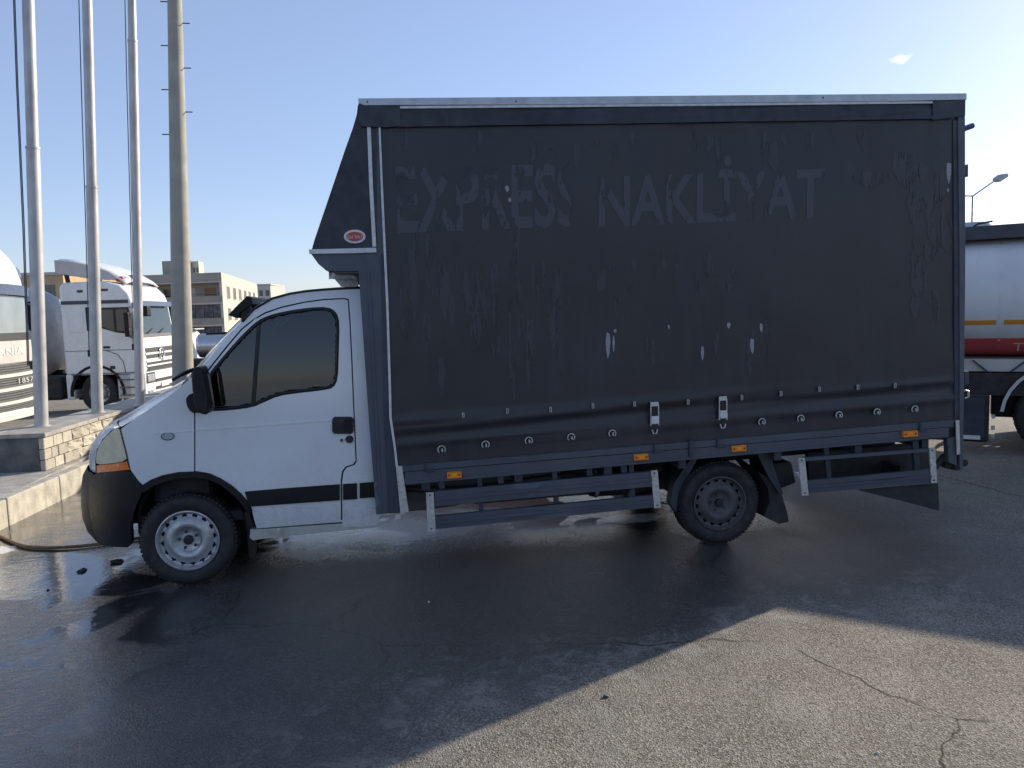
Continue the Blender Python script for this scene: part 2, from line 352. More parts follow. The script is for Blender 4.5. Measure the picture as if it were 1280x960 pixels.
def bev(o, w, seg=2):
    b = o.modifiers.new('b', 'BEVEL'); b.width = w; b.segments = seg; b.limit_method = 'ANGLE'; b.angle_limit = math.radians(35); b.harden_normals = False
def inside(p, poly):
    x, y = p; c = False; j = len(poly)-1
    for i in range(len(poly)):
        a, b = poly[i], poly[j]
        if (a[1] > y) != (b[1] > y) and x < (b[0]-a[0])*(y-a[1])/(b[1]-a[1])+a[0]: c = not c
        j = i
    return c
def dens(poly, step, closed=True):
    out = []
    n = len(poly)
    for i in range(n if closed else n-1):
        a = Vector(poly[i]); b = Vector(poly[(i+1) % n]); k = max(1, int((b-a).length/step))
        out += [tuple(a.lerp(b, j/k)) for j in range(k)]
    if not closed: out.append(tuple(poly[-1]))
    return out
def smoothp(poly, it=2, closed=True):
    for _ in range(it):
        q = []; n = len(poly)
        for i in range(n if closed else n-1):
            a = Vector(poly[i]); b = Vector(poly[(i+1) % n]); q += [tuple(a.lerp(b, .25)), tuple(a.lerp(b, .75))]
        if not closed: q = [tuple(poly[0])]+q+[tuple(poly[-1])]
        poly = q
    return poly
def skin(poly, f, depth, step=8., holes=(), inner=None):
    """solid sheet: outline in picture coordinates laid on the surface f(px,py); depth goes into the vehicle (+Y)"""
    loops = [dens(poly, step)]+[dens(h, step) for h in holes]
    vs_ = []; es = []
    for lp in loops:
        k = len(vs_); vs_ += [Vector(q[:2]) for q in lp]; es += [(k+i, k+(i+1) % len(lp)) for i in range(len(lp))]
    xs = [q[0] for q in poly]; ys = [q[1] for q in poly]
    y = min(ys)+step*.5; row = 0
    while y < max(ys):
        x = min(xs)+step*(.5+.5*(row % 2))
        while x < max(xs):
            if inside((x, y), poly) and not any(inside((x, y), h) for h in holes): vs_.append(Vector((x, y)))
            x += step
        y += step; row += 1
    r = geometry.delaunay_2d_cdt(vs_, es, [], 0, 1e-4)
    V, F = r[0], r[2]; keep = []
    for t in F:
        c = sum((V[i] for i in t), Vector((0, 0)))/len(t)
        if inside(c, poly) and not any(inside(c, h) for h in holes): keep.append(tuple(t))
    from collections import Counter
    ec = Counter()
    for t in keep:
        for i in range(len(t)): ec[(t[i], t[(i+1) % len(t)])] += 1
    out = [f(q.x, q.y) for q in V]; m = MB(); n = len(out)
    dv = Vector((0, depth, 0))
    m.v = out+[q+dv for q in out]
    m.f = list(keep)+[tuple(i+n for i in reversed(t)) for t in keep]
    for (a, b) in ec:
        if (b, a) not in ec: m.f.append((b, a, a+n, b+n))
    used = sorted({i for t in m.f for i in t}); mp = {j: i for i, j in enumerate(used)}
    m.v = [m.v[i] for i in used]; m.f = [tuple(mp[i] for i in t) for t in m.f]
    return m
def panel(name, poly, f, depth, mat, parent, step=8., holes=(), bevel=0., smooth=30):
    o = skin(poly, f, depth, step, holes).build(name, mat, parent, 0, smooth)
    if bevel: bev(o, bevel)
    return o
def inset(poly, d):
    n = len(poly); out = []; ar = sum(poly[i][0]*poly[(i+1) % n][1]-poly[(i+1) % n][0]*poly[i][1] for i in range(n)); sg = 1 if ar > 0 else -1
    for i in range(n):
        a, b, c = Vector(poly[i-1]), Vector(poly[i]), Vector(poly[(i+1) % n]); e = (b-a).normalized()+(c-b).normalized(); e.normalize()
        out.append((b.x-e.y*d*sg, b.y+e.x*d*sg))
    return out
def ell(cx, cy, rx, ry, n=20, rot=0.):
    c, s_ = math.cos(rot), math.sin(rot)
    return [(cx+rx*math.cos(t)*c-ry*math.sin(t)*s_, cy+rx*math.cos(t)*s_+ry*math.sin(t)*c) for t in [2*math.pi*i/n for i in range(n)]]
def rrect(x0, y0, x1, y1, r, k=4):
    out = []
    for cx, cy, a in ((x1-r, y1-r, 0), (x0+r, y1-r, 90), (x0+r, y0+r, 180), (x1-r, y0+r, 270)):
        out += [(cx+r*math.cos(math.radians(a+90*i/k)), cy+r*math.sin(math.radians(a+90*i/k))) for i in range(k+1)]
    return out
def textmesh(txt, bold=0.):
    c = bpy.data.curves.new('t', 'FONT'); c.body = txt; c.resolution_u = 3; c.fill_mode = 'FRONT'; c.offset = bold
    o = bpy.data.objects.new('t', c); COL.objects.link(o); dg = bpy.context.evaluated_depsgraph_get(); dg.update()
    me = bpy.data.meshes.new_from_object(o.evaluated_get(dg)); bpy.data.objects.remove(o)
    v = [Vector(q.co) for q in me.vertices]; f = [tuple(p.vertices) for p in me.polygons]
    x0 = min(q.x for q in v); x1 = max(q.x for q in v); y0 = min(q.y for q in v); y1 = max(q.y for q in v)
    return [((q.x-x0)/(x1-x0), (q.y-y0)/(y1-y0)) for q in v], f
def lettering(name, txt, f, mat, parent, bold=0.):
    v, fa = textmesh(txt, bold); m = MB(); m.v = [f(*q) for q in v]; m.f = fa
    return m.build(name, mat, parent)
def clone(o, parent=None, **k):
    c = o.copy(); COL.objects.link(c)
    if parent is not None: c.parent = parent
    for ch in list(o.children): clone(ch, c)
    return c
# ================================================================== ground
def gz(y): return 0. if y < 7 else -.045*(y-7)
m = MB(); ys = [-300, -6, 7, 12, 20, 40, 80, 160, 400, 900]
for i, y in enumerate(ys):
    for x in (-700, -8, 20, 700): m.v.append(Vector((x, y, gz(y))))
for i in range(len(ys)-1):
    for j in range(3): m.f.append((i*4+j, i*4+j+1, i*4+j+5, i*4+j+4))
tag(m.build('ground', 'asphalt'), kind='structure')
# kerb stones along the raised pavement, running away from the camera
KX, KZ = -2.2, .27
pave = MB().bb((-30, -4, -.2), (KX-.14, 3.9, KZ-.012)).bb((-2.9, 3.9, -.2), (KX-.14, 14, KZ-.012)).build('pavement', 'concrete_top'); tag(pave, kind='structure')
random.seed(3)
kerb = empty('kerb', (KX-.06, 1.3, 0), math.radians(-3.4)); tag(kerb, 'pale concrete kerb running back beside the low stone wall', 'kerb')
y = -4.23
while y < 13:
    L = 1.02
    zz = KZ+random.uniform(-.004, .004)
    o = MB().bb((-.135, y+.006, -.1), (random.uniform(-.004, .004), y+L-.006, zz)).build('kerb_stone', 'concrete_kerb' if y < 2.3 else 'concrete_dark', kerb, .014)  # stones past the trailer's shadow edge are darker concrete, shade painted in
    y += L
# ================================================================== low stone wall / planter plinth
PX, PY, PZ0, PZ1 = -2.46, 3.62, KZ-.012, .70
pl = empty('stone_wall', (PX, PY, PZ0), math.radians(-4)); tag(pl, 'low stone block wall with concrete coping carrying the three flagpoles', 'wall')
H = PZ1-PZ0
MB().bb((-9, .02, 0), (-.03, .5, H-.052)).bb((-.52, .5, -.4), (-.03, 8.5, H-.052)).build('core', 'mortar', pl)
MB().bb((-9, -.004, 0), (-.064, .0195, H-.053)).build('plaster_face', 'concrete_dark', pl)
y = -.03
while y < 8.4:
    L = 1.35
    MB().bb((-.56, y+.004, H-.05), (.03, min(y+L, 8.5)-.004, H)).build('coping_slab', 'concrete_top', pl, .01)
    y += L
x = -.565
while x > -8.6:
    MB().bb((x-1.3, -.03, H-.05), (x-.006, .53, H)).build('coping_slab', 'concrete_top', pl, .01); x -= 1.3
random.seed(5)
def stone(a, b, rough):
    # a,b opposite corners; uneven outer face
    bm = bmesh.new(); bmesh.ops.create_cube(bm, size=1)
    if rough: bmesh.ops.subdivide_edges(bm, edges=bm.edges[:], cuts=2, use_grid_fill=True)
    c = [(a[i]+b[i])/2 for i in range(3)]; sz = [abs(b[i]-a[i]) for i in range(3)]
    for v in bm.verts:
        v.co = Vector((c[0]+v.co.x*sz[0], c[1]+v.co.y*sz[1], c[2]+v.co.z*sz[2]))
        if rough and v.co.x > b[0]-.001: v.co.x += random.uniform(-.012, .018); v.co.y += random.uniform(-.008, .008); v.co.z += random.uniform(-.006, .006)
    me = bpy.data.meshes.new('stone'); bm.to_mesh(me); bm.free()
    o = link('stone', me, pl, 'stone_%d' % random.randrange(3)); bev(o, .006, 1); return o
rows = [0, .125, .25, H-.055]
for r in range(3):
    z0, z1 = rows[r]+.004, rows[r+1]-.004
    y = .0
    # dressed corner
    q = .30 if r % 2 else .42
    stone((-.06, -.006, z0), (.0, q/2-.004, z1), False); stone((-.06, q/2+.004, z0), (0., q-.004, z1), False)
    y = q+.004
    while y < 8.2:
        L = random.uniform(.2, .42)
        stone((-.05, y+.004, z0), (random.uniform(-.004, .012), y+L-.004, z1), y > .5)
        y += L
# ================================================================== flagpoles
def flagpole(bx, by, top, w0, w1, ystep, label, ropes):
    b = atZ(bx, by, PZ1); d = (b-CAM).dot(F_)
    t = CAM+ray(*top)*d; t = Vector((t.x, b.y+(t.y-b.y)*.15, t.z))
    # lean is taken in the X direction only
    k = ray(top[0], top[1]); t = CAM+k*((b.y-CAM.y)/k.y)
    root = empty('flagpole', b, local=True); tag(root, label, 'flagpole', 'white flagpoles on the stone wall')
    ax = t-b; s1 = ystep
    r0, r1 = w0/2, w1/2
    MB().tube([(0, 0, 0), ax*s1], [r0, r0*.97], 20).build('lower_tube', 'pole_steel', root, 0, 40)
    MB().tube([ax*s1, ax*1.25], [r0*.86, r1], 20).build('upper_tube', 'pole_steel', root, 0, 40)
    MB().tube([ax*(s1-.003), ax*(s1+.002)], [r0*1.04]*2, 20).build('joint_collar', 'pole_steel', root, 0, 40)
    MB().tube([(0, 0, 0), (0, 0, .012)], r0*1.35, 20).build('base_flange', 'pole_steel', root)
    for k, (o0, o1) in enumerate(ropes):
        P = [Vector((o0, -.01, 0))+ax*.14, Vector((o0*1.02, -.01, 0))+ax*.45, Vector((o1*.97, -.01, 0))+ax*.75, Vector((o1, -.01, 0))+ax*1.1]
        MB().tube(P, .0065, 5).build('halyard', 'rope', root)
    MB().box(Vector((-r0-.01, -.01, 0))+ax*.14, (.03, .03, .09)).build('cleat', 'chassis_black', root)
    return root
flagpole(52, 533, (34, -40), .150, .125, .62, 'thick white steel flagpole at the corner of the stone wall', [(-.115, -.14), (-.13, -.155)])
flagpole(122, 516, (108, -40), .150, .12, .52, 'white steel flagpole standing midway along the stone wall', [(-.085, -.10), ])
flagpole(175, 507, (164, -40), .130, .105, .84, 'slim white steel flagpole nearest the big grey mast', [(-.075, -.09), ])
# ================================================================== concrete mast with climbing pegs
def mast():
    d = 13.2
    b0 = atD(229, 480, d); t0 = atD(217, -60, d); k = ray(217, -60); t0 = CAM+k*((b0.y-CAM.y)/k.y)
    ax = (t0-b0); base = b0+ax*((gz(b0.y)-b0.z)/ax.z)
    root = empty('concrete_mast', base); tag(root, 'thick tapered grey concrete mast with metal climbing pegs', 'mast')
    ax = t0-base
    MB().tube([(0, 0, 0), ax, ax*1.3], [.185, .105, .08], 28).build('shaft', 'pole_concrete', root, 0, 40)
    L = ax.length
    for px, py, s in ((205, 2, -1), (229, 29, 1), (205, 57, -1), (230, 85, 1), (206, 112, -1), (231, 140, 1), (207, 168, -1)):
        p = atY(px, py, base.y); z = (p.z-base.z); c = ax*(z/ax.z); r = .185+(.105-.185)*(z/ax.z)
        q = MB().tube([c+Vector((s*r*.3, -.3*r*0, -.01)), c+Vector((s*r*.95, 0, 0)), c+Vector((s*(r+.115), 0, .0))], .009, 6)
        q.build('climbing_peg', 'chassis_black', root)
mast()
# ================================================================== hose and litter
P = [atZ(*q, .016) for q in ((-60, 640), (-12, 663), (8, 675), (32, 684), (70, 685), (120, 681), (165, 674), (230, 664))]
P = [Vector(q) for q in smoothp([tuple(q) for q in P], 2, False)]
o = MB().tube([q-P[3] for q in P], .014, 8).build('hose', 'hose', None, 0, True); o.location = P[3]; tag(o, 'thin brown hose lying across the wet ground by the kerb', 'hose')
random.seed(11)
for k, (px, py, sz, lab) in enumerate(((147, 703, .042, 'dark broken chunk lying on wet ground ahead of the front wheel'), (103, 714, .034, 'flat dark scrap lying left of the larger dark chunk'), (757, 872, .014, 'small stone on the shadow edge in the foreground'), (150, 727, .014, 'small dark pebble just below the broken chunk'), (60, 738, .012, 'lone pebble in the puddle at lower left'), (536, 753, .009, 'tiny pale crumb on dark asphalt below the side guard'), (1097, 942, .010, 'pale leaf scrap on dry asphalt at lower right'))):
    bm = bmesh.new(); bmesh.ops.create_icosphere(bm, subdivisions=2, radius=1)
    for v in bm.verts:
        n_ = noise.noise(v.co*1.3+Vector((k*7, 0, 0))); v.co *= 1+.45*n_
        v.co = Vector((v.co.x*sz*(1.3 if k < 2 else 1), v.co.y*sz*.8, max(v.co.z, -.6)*sz*(.45 if k < 2 else .7)))
    me = bpy.data.meshes.new('pebble'); bm.to_mesh(me); bm.free()
    o = link('rubble' if k < 2 else 'pebble', me, None, 'debris' if k < 5 else 'stone_1'); p = atZ(px, py, 0); o.location = (p.x, p.y, sz*.2); o.rotation_euler.z = k*1.3
    tag(o, lab, 'debris')
# ================================================================== the box truck
YB = -.13            # plane of the curtain side
YF = 2.12            # far side of the box
TR = empty('box_truck', (2.6, 1.0, 0), local=False)
tag(TR, 'white cab box truck with dark curtain sided body, parked side on', 'truck')
def B(off=0.): return lambda px, py: atY(px, py, YB-off)
def yside(x, z):
    y = -.035
    if z > 1.22: y += .065*((z-1.22)/.88)**2
    if z < .62: y += .05*((.62-z)/.3)**2
    if x < -.15: y += .34*(min(.75, (-.15-x))/.55)**2.1
    return y
def C(off=0.):
    def f(px, py):
        y = -.03
        for _ in range(5):
            p = atY(px, py, y); y = yside(p.x, p.z)-off
        return atY(px, py, y)
    return f
def lerp2(a, b, t): return (a[0]+(b[0]-a[0])*t, a[1]+(b[1]-a[1])*t)
# ---------------- wheels
def wheel(c, rimmat, name='tyre', flip=False, proto=None):
    if proto:
        t = clone(proto); t.location = c
        if flip: t.rotation_euler.z = math.pi
        return t
    R0, W = .335, .20
    prof = [(.215, .012), (.235, .0), (.26, -.012), (.29, -.014), (.312, -.006), (.326, .012), (.333, .03), (.335, .06), (.335, W-.06), (.333, W-.03), (.315, W), (.26, W+.01), (.215, W-.01), (.20, W-.02)]
    m = MB().lathe(prof, (0, 0, 0), 'Y', 64)
    for k in range(64):                                      # shoulder tread blocks
        a = 2*math.pi*k/64
        for yy, w_ in ((.045, .045), (.105, .04), (.158, .045)):
            m.box((math.cos(a)*.336, yy, math.sin(a)*.336), (.011, w_, .022), Matrix.Rotation(-a, 3, 'Y'))
    t = m.build(name, 'tyre_rubber', TR, 0, 40); t.location = c
    # rim: flange, drop, disc with ventilation holes
    rp = [(.2225, .004), (.222, -.002), (.214, -.004), (.208, .004), (.203, .022), (.196, .035), (.188, .037), (.174, .033), (.158, .022), (.140, .010), (.118, .006), (.10, .012), (.088, .026), (.078, .034), (.045, .034), (.0, .034)]
    n = 96
    hole = lambda i, j: (i == 6 and (j % 6) < 3) or (i == 5 and j % 6 == 1)
    rm = MB().lathe(rp, (0, 0, 0), 'Y', n, hole)
    rim = rm.build('rim', rimmat, t, 0, 50)
    MB().lathe([(.205, .02), (.205, .19), (.0, .19)], (0, 0, 0), 'Y', 40).build('brake_drum', 'chassis_black', t)
    hub = MB().lathe([(.034, .036), (.034, .012), (.030, .004), (.012, .002), (.011, -.004), (0, -.004)], (0, 0, 0), 'Y', 24).build('hub_cap', 'hub_black', t, 0, 40)
    for k in range(5):
        a = math.pi*2*k/5+.5
        MB().lathe([(.0105, .036), (.0105, .016), (.006, .012), (0, .012)], (math.cos(a)*.062, 0, math.sin(a)*.062), 'Y', 6).build('wheel_nut', 'hub_black' if rimmat == 'rim_silver' else 'rim_dark', t)
    return t
fw = wheel(Vector((0.0, 0, .335)), 'rim_silver'); rw = wheel(Vector((4.085, -.005, .335)), 'rim_dark')
for pr, x in ((fw, 0.), (rw, 4.085)):
    o = wheel(Vector((x, 2.0, .335)), None, flip=True, proto=pr)
    o.matrix_parent_inverse = pr.matrix_parent_inverse
# ---------------- cab side panels
A_OUT = [(150.5, 534), (168, 524), (190, 509), (211, 495), (226, 484), (236, 475)]                 # bonnet edge
ARCH = [(178.5, 606), (188, 600), (202, 594.5), (222, 590.5), (246, 589.5), (262, 592.5), (276, 599), (290, 608), (301, 618), (309, 628), (313.5, 637)]
WELL = [(173, 668), (172, 640), (178, 622), (190, 610), (204, 602), (222, 597), (243, 596), (262, 599), (276, 607), (288, 617), (298, 629), (305, 645), (309, 668)]
fender = [(151.5, 536)] + A_OUT[1:] + [(242.5, 481), (242.5, 589.6)] + list(reversed(ARCH[:4])) + [(174, 602), (165, 590), (161.5, 584), (157, 565), (152.5, 546)]
panel('front_wing', fender, C(), .02, 'white_paint', TR, 6, bevel=.004)
win = smoothp([(259, 514.5), (287, 513), (315, 509.5), (331, 502.5), (348, 495), (372, 491.5), (404, 488), (417, 485), (422.5, 474), (423.6, 440), (424.6, 404), (421, 390), (410, 383.5), (385, 384.5), (356, 389), (336, 394), (321, 401), (303, 418), (286, 437), (269, 457), (258, 472), (257, 494)], 1)
door = [(244.3, 519), (244.3, 484), (252.5, 474), (270, 452), (286, 432), (303, 412), (318, 400), (332, 392), (352, 385), (381, 378.5), (405, 375.3), (430, 374), (434.6, 375.5), (436.5, 400), (439, 450), (441, 500), (443, 545), (444.3, 576), (441, 580.3), (432, 583), (427.5, 589), (425.8, 600), (426.2, 652.5), (380, 656), (321, 660.5), (316.5, 645), (315, 636), (310, 627), (302, 617), (290.5, 607), (276.5, 598), (262, 591.5), (246.3, 588.8), (244.3, 588.8)]
dr = panel('door', door, C(), .025, 'white_paint', TR, 5, holes=[win])
# door inner frame so the cut edge is solid, and rear quarter + pillar
pillar = [(232, 480), (237, 473.5), (252, 460), (268, 441), (286, 420), (302.5, 402.5), (317, 387), (340, 373.5), (362, 367.5), (382, 364.5), (405, 362.5), (423, 361.5), (460, 360), (466, 500), (474, 646), (472, 657), (428, 659), (427.8, 601), (429.5, 590), (433.5, 584.5), (443, 581.5), (446, 577), (444.6, 545), (442.6, 500), (440.6, 450), (438.1, 400), (436, 373.8), (430, 372.4), (405, 373.6), (381, 376.8), (351.5, 383.2), (331, 390.3), (317, 398.4), (301.5, 410.6), (284.5, 430.6), (268.5, 450.6), (251, 472.5), (243.3, 481.5)]
panel('cab_side_frame', pillar, C(), .02, 'white_paint', TR, 6, bevel=.003)
core = [(200, 600), (243, 484), (300, 412), (352, 384), (430, 373), (446, 575), (430, 590), (428, 654), (318, 660), (300, 618)]
panel('panel_gap', [(160, 552), (200, 512), (240, 486), (262, 460), (300, 414), (330, 391), (380, 376), (440, 371), (452, 371), (466, 600), (466, 648), (320, 656), (312, 634), (290, 607), (262, 591), (222, 590), (184, 602), (166, 588)], C(-.024), .012, 'seal_rubber', TR, 8, holes=[inset(win, -.8)])
# sill
panel('sill', [(313, 662), (321, 661.8), (426, 654.5), (472, 651), (473, 657.5), (468, 660), (400, 666), (340, 672), (316, 675.5), (312, 672)], C(-.004), .06, 'white_sill', TR, 6, bevel=.006)
# crease along the belt, stripes, handle, repeater
panel('belt_crease', [(192, 541.5), (243, 537.5), (243, 539), (192, 543)], C(.004), .006, 'white_paint', TR, 6)
panel('belt_crease', [(246, 537), (441, 522.5), (441, 524.2), (246, 538.8)], C(.004), .006, 'white_paint', dr, 6)
panel('rubbing_strip', [(306, 614.8), (350, 611), (424.6, 605.5), (424.8, 625.4), (360, 630), (311.5, 633.5)], C(.012), .016, 'black_plastic', dr, 6, bevel=.005)
panel('rubbing_strip', [(428.6, 605.2), (446.2, 604.2), (446.4, 624), (428.8, 625)], C(.012), .016, 'black_plastic', TR, 6, bevel=.004)
panel('rubbing_strip', [(449.5, 604), (470, 602.6), (470, 621.5), (449.7, 623)], C(.012), .016, 'black_plastic', TR, 6, bevel=.004)
hd = panel('door_handle', rrect(415, 521, 442, 542.5, 4.5), C(.014), .02, 'black_gloss', dr, 5, bevel=.004)
panel('grip', rrect(429.5, 523.5, 440, 540, 3), C(.024), .012, 'black_plastic', hd, 4, bevel=.003)
panel('lock', ell(436.8, 549.2, 5, 4.8), C(.010), .012, 'black_gloss', dr, 4, bevel=.002)
panel('lock_ring', ell(427, 550.2, 3, 3), C(.008), .01, 'chrome', dr, 3)
panel('lock', ell(427, 550.2, 1.7, 1.7), C(.010), .004, 'black_gloss', dr, 3)
panel('side_repeater', ell(209.6, 545.6, 7.6, 4, 18, -.05), C(.010), .012, 'lamp_grey', TR, 4, bevel=.003)
panel('repeater_bezel', ell(209.6, 545.6, 8.6, 5, 18, -.05), C(.004), .006, 'seal_rubber', TR, 4)
# window seal + glass + divider
inner = inset(win, 3.0)
panel('window_seal', win, C(-.004), .012, 'seal_rubber', dr, 6, holes=[inner])
divx = lambda y: 323.5-(y-402)*.078
qg = [q for q in inner if q[0] < divx(q[1])-.5]; mg = [q for q in inner if q[0] > divx(q[1])+.5]
panel('door_glass', inner, C(-.012), .004, 'glass_door', dr, 3.5, smooth=True)
MB().tube([C(.0)(*q) for q in dens(inset(win, 2.6), 3)]+[C(.0)(*inset(win, 2.6)[0])], .0085, 8, False).build('window_gasket', 'seal_rubber', dr, 0, True)
panel('window_divider', [(321.5, 401), (326, 399.5), (318.5, 509), (313.5, 510)], C(-.002), .012, 'seal_rubber', dr, 6, bevel=.002)
# roof drip strip
dp = [(303, 402), (317, 386.5), (340, 373), (362, 367), (382, 363.8), (405, 361.8), (423, 360.6), (450, 359.6)]
MB().tube([C(.004)(*q) for q in dens(dp, 6, False)], .009, 6).build('roof_gutter', 'seal_rubber', TR, 0, True)
# wheel arch trim and well
panel('wheel_arch_trim', ARCH+[(315, 641), (309, 642), (303, 632), (296, 623.5), (286, 614), (274, 605.5), (261, 599.5), (245, 597), (223, 598), (206, 602), (191, 608), (180, 616), (176, 614)], C(.016), .05, 'black_plastic', TR, 5, bevel=.008)
m = MB(); wl = [C(-.01)(*q) for q in smoothp(WELL, 1, False)]
n_ = len(wl)
m.v = wl+[q+Vector((0, .62, 0)) for q in wl]; m.f = [(i, i+1, i+1+n_, i+n_) for i in range(n_-1)]+[tuple(range(2*n_-1, n_-1, -1))]
m.build('wheel_well', 'chassis_black', TR, 0, 40)
panel('mud_flap', [(305, 640), (312, 640), (317, 676), (316, 697), (311, 697), (309, 670)], C(-.03), .16, 'rubber_flap', TR, 5)
# ---------------- nose: bumper, lamp, bonnet, screen, roof lofted across the width
YC = .985
def loft(pts, bulge, lift=0., nt=15, off=0., f=None):
    P = [(f or C(off))(*q) for q in pts]; m = MB(); n = len(P)
    for j in range(nt):
        t = j/(nt-1); t = .5-.5*math.cos(math.pi*t)*(1.0); b = 1-abs(2*t-1)**2.4
        for i, q in enumerate(P):
            bl = bulge[i] if isinstance(bulge, (list, tuple)) else bulge; lf = lift[i] if isinstance(lift, (list, tuple)) else lift
            m.v.append(Vector((q.x-bl*b, q.y+(2*(YC-q.y))*t, q.z+lf*b)))
    for j in range(nt-1):
        for i in range(n-1): m.f.append((j*n+i, j*n+i+1, (j+1)*n+i+1, (j+1)*n+i))
    return m
bumper = [(117.5, 592), (140, 589.5), (162, 587.5), (170, 598), (178.5, 607), (177.5, 617), (172, 628), (167.5, 640), (165.5, 652), (163, 660), (164.5, 668), (164, 684.5), (146, 684), (128, 682), (118, 668), (113.5, 650), (111.5, 630), (111, 612), (113, 600)]
panel('bumper_end', smoothp(bumper, 1), C(.004), .06, 'black_plastic', TR, 6, bevel=.012)
bf = [(116.5, 592), (112.6, 603), (111.6, 620), (112.4, 638), (115, 655), (121, 672), (128.5, 682), (146, 684)]
loft(bf, .20).build('bumper', 'black_plastic', TR, 0, 50)
lamp = [(149, 534.5), (151.5, 546), (156.5, 565), (158.6, 576), (139, 579.4), (120.6, 581), (120, 573), (121.5, 562), (128, 550), (139, 539)]
hl = panel('headlight', smoothp(lamp, 1), C(.006), .06, 'lamp_lens', TR, 4, bevel=.006)
panel('indicator', [(120.8, 582), (140, 580), (158.6, 577), (161.8, 587), (142, 589.2), (120.8, 591)], C(.005), .05, 'amber_lens', hl, 4, bevel=.004)
panel('lamp_gasket', [(150, 533), (153.2, 546), (158.2, 565), (163, 588), (160.5, 588), (157, 576), (155.3, 565), (150.4, 546), (147.5, 535)], C(.003), .03, 'seal_rubber', hl, 4)
loft([(119.5, 591), (119, 577), (121, 562), (128, 549), (139, 538), (150, 533.5)], .19, off=-.05).build('grille_panel', 'white_paint', TR, 0, 50)
loft(A_OUT, [.18, .17, .15, .12, .09, .06], [.02, .03, .035, .04, .04, .03]).build('bonnet', 'white_paint', TR, 0, 50)
loft([(226, 484), (236, 475)], [.09, .10], [.045, .03], off=-.005).build('scuttle', 'black_plastic', TR)
sc = [(237, 474), (252, 460), (268, 441), (286, 420), (302.5, 402.5), (316, 388)]
loft(sc, [.16, .17, .17, .16, .15, .13], 0., off=-.03).build('windscreen', 'glass_screen', TR, 0, True)
loft([(316, 388), (328, 379.5), (340, 374), (362, 368), (382, 364.8), (423, 361.6), (462, 360.5)], [.13, .09, .05, .02, 0, 0, 0], [.01, .025, .04, .045, .045, .045, .045]).build('roof', 'white_paint', TR, 0, 60)
# wiper on the scuttle
a = C(.01)(234, 478)
MB().tube([a+Vector((-.06, .10, .045)), a+Vector((-.03, .5, .075)), a+Vector((-.02, .85, .06))], .010, 6).build('wiper', 'black_plastic', TR)
MB().tube([a+Vector((-.10, .02, .02)), a+Vector((-.05, .14, .06)), a+Vector((.0, .2, .08))], .012, 6).build('wiper', 'black_plastic', TR)
# sun visor over the screen
vis = [atY(q[0], q[1], .22) for q in ((284.5, 394), (297, 381), (308.8, 369.6), (314.5, 372), (315.5, 380), (309, 385), (301, 391), (297, 398))]
MB().prism(vis, (0, 1.5, 0)).build('sun_visor', 'black_plastic', TR, .006)
MB().prism([atY(q[0], q[1], .14) for q in ((301, 392), (312, 383), (318, 391), (304, 404))], (0, .05, 0)).build('visor_bracket', 'black_plastic', TR, .004)
# mirror
MB().prism([atY(q[0], q[1], -.30) for q in smoothp([(238.5, 468), (242.5, 459.5), (249, 458), (253, 466), (257, 490), (261, 514), (259, 518.5), (252, 518), (246, 514), (240.5, 494)], 1)], (0, .2, 0)).build('mirror_housing', 'black_plastic', TR, .012, 40)
MB().prism([atY(q[0], q[1], -.27) for q in ((249, 463), (253.5, 470), (260.5, 513), (256, 516))], (.012, .15, 0)).build('mirror_glass', 'chrome', TR)
panel('mirror_base', smoothp([(231.5, 500), (236, 493), (246, 490), (262, 480), (264, 512), (244, 517.5), (236, 513)], 1), C(.03), .04, 'black_plastic', TR, 6, bevel=.01)
MB().tube([atY(246, 500, -.16), atY(252, 500, -.02)], .035, 10).build('mirror_arm', 'black_plastic', TR)
# cab interior: floor, dash, seats, wheel, back wall
c0 = C()(250, 640); c1 = C()(468, 640)
MB().bb((-.35, .06, .45), (1.36, 1.9, .52)).build('cab_floor', 'interior_dark', TR)
MB().bb((1.30, .08, .45), (1.34, 1.88, 2.02)).build('cab_back_wall', 'interior_dark', TR)
MB().bb((.0-.25, .1, .55), (.16, 1.87, 1.17)).build('dashboard', 'interior_dark', TR, .06)
MB().bb((-.5, .35, .4), (-.2, 1.6, .95)).build('engine_block', 'chassis_black', TR)
MB().bb((-.2, .3, .3), (.5, 1.7, .5)).build('engine_undertray', 'chassis_black', TR)
for y in (.22, 1.12):
    s_ = MB().bb((.62, y, .75), (1.1, y+.5, .93)).build('seat', 'seat_fabric', TR, .05, seg=3)
    MB().prism([(1.0, y+.02, .92), (1.12, y+.02, .90), (1.28, y+.02, 1.5), (1.17, y+.02, 1.52)], (0, .46, 0)).build('seat_back', 'seat_fabric', s_, .04)
    MB().prism([(1.18, y+.13, 1.56), (1.27, y+.13, 1.55), (1.31, y+.13, 1.74), (1.23, y+.13, 1.76)], (0, .24, 0)).build('head_rest', 'seat_fabric', s_, .03)
sw = [Vector((.38+.5*.2*math.sin(t)*1.0, .47+.2*math.cos(t), 1.12+.2*math.sin(t)*.85)) for t in [2*math.pi*i/28 for i in range(29)]]
st_ = MB().tube(sw, .016, 8, False).build('steering_wheel', 'interior_dark', TR, 0, True)
MB().tube([(.38, .47, 1.12), (.15, .47, .98)], .025, 8).build('steering_column', 'interior_dark', st_)
MB().bar((.38, .28, 1.12), (.38, .66, 1.12), .05, .02).build('spoke', 'interior_dark', st_)
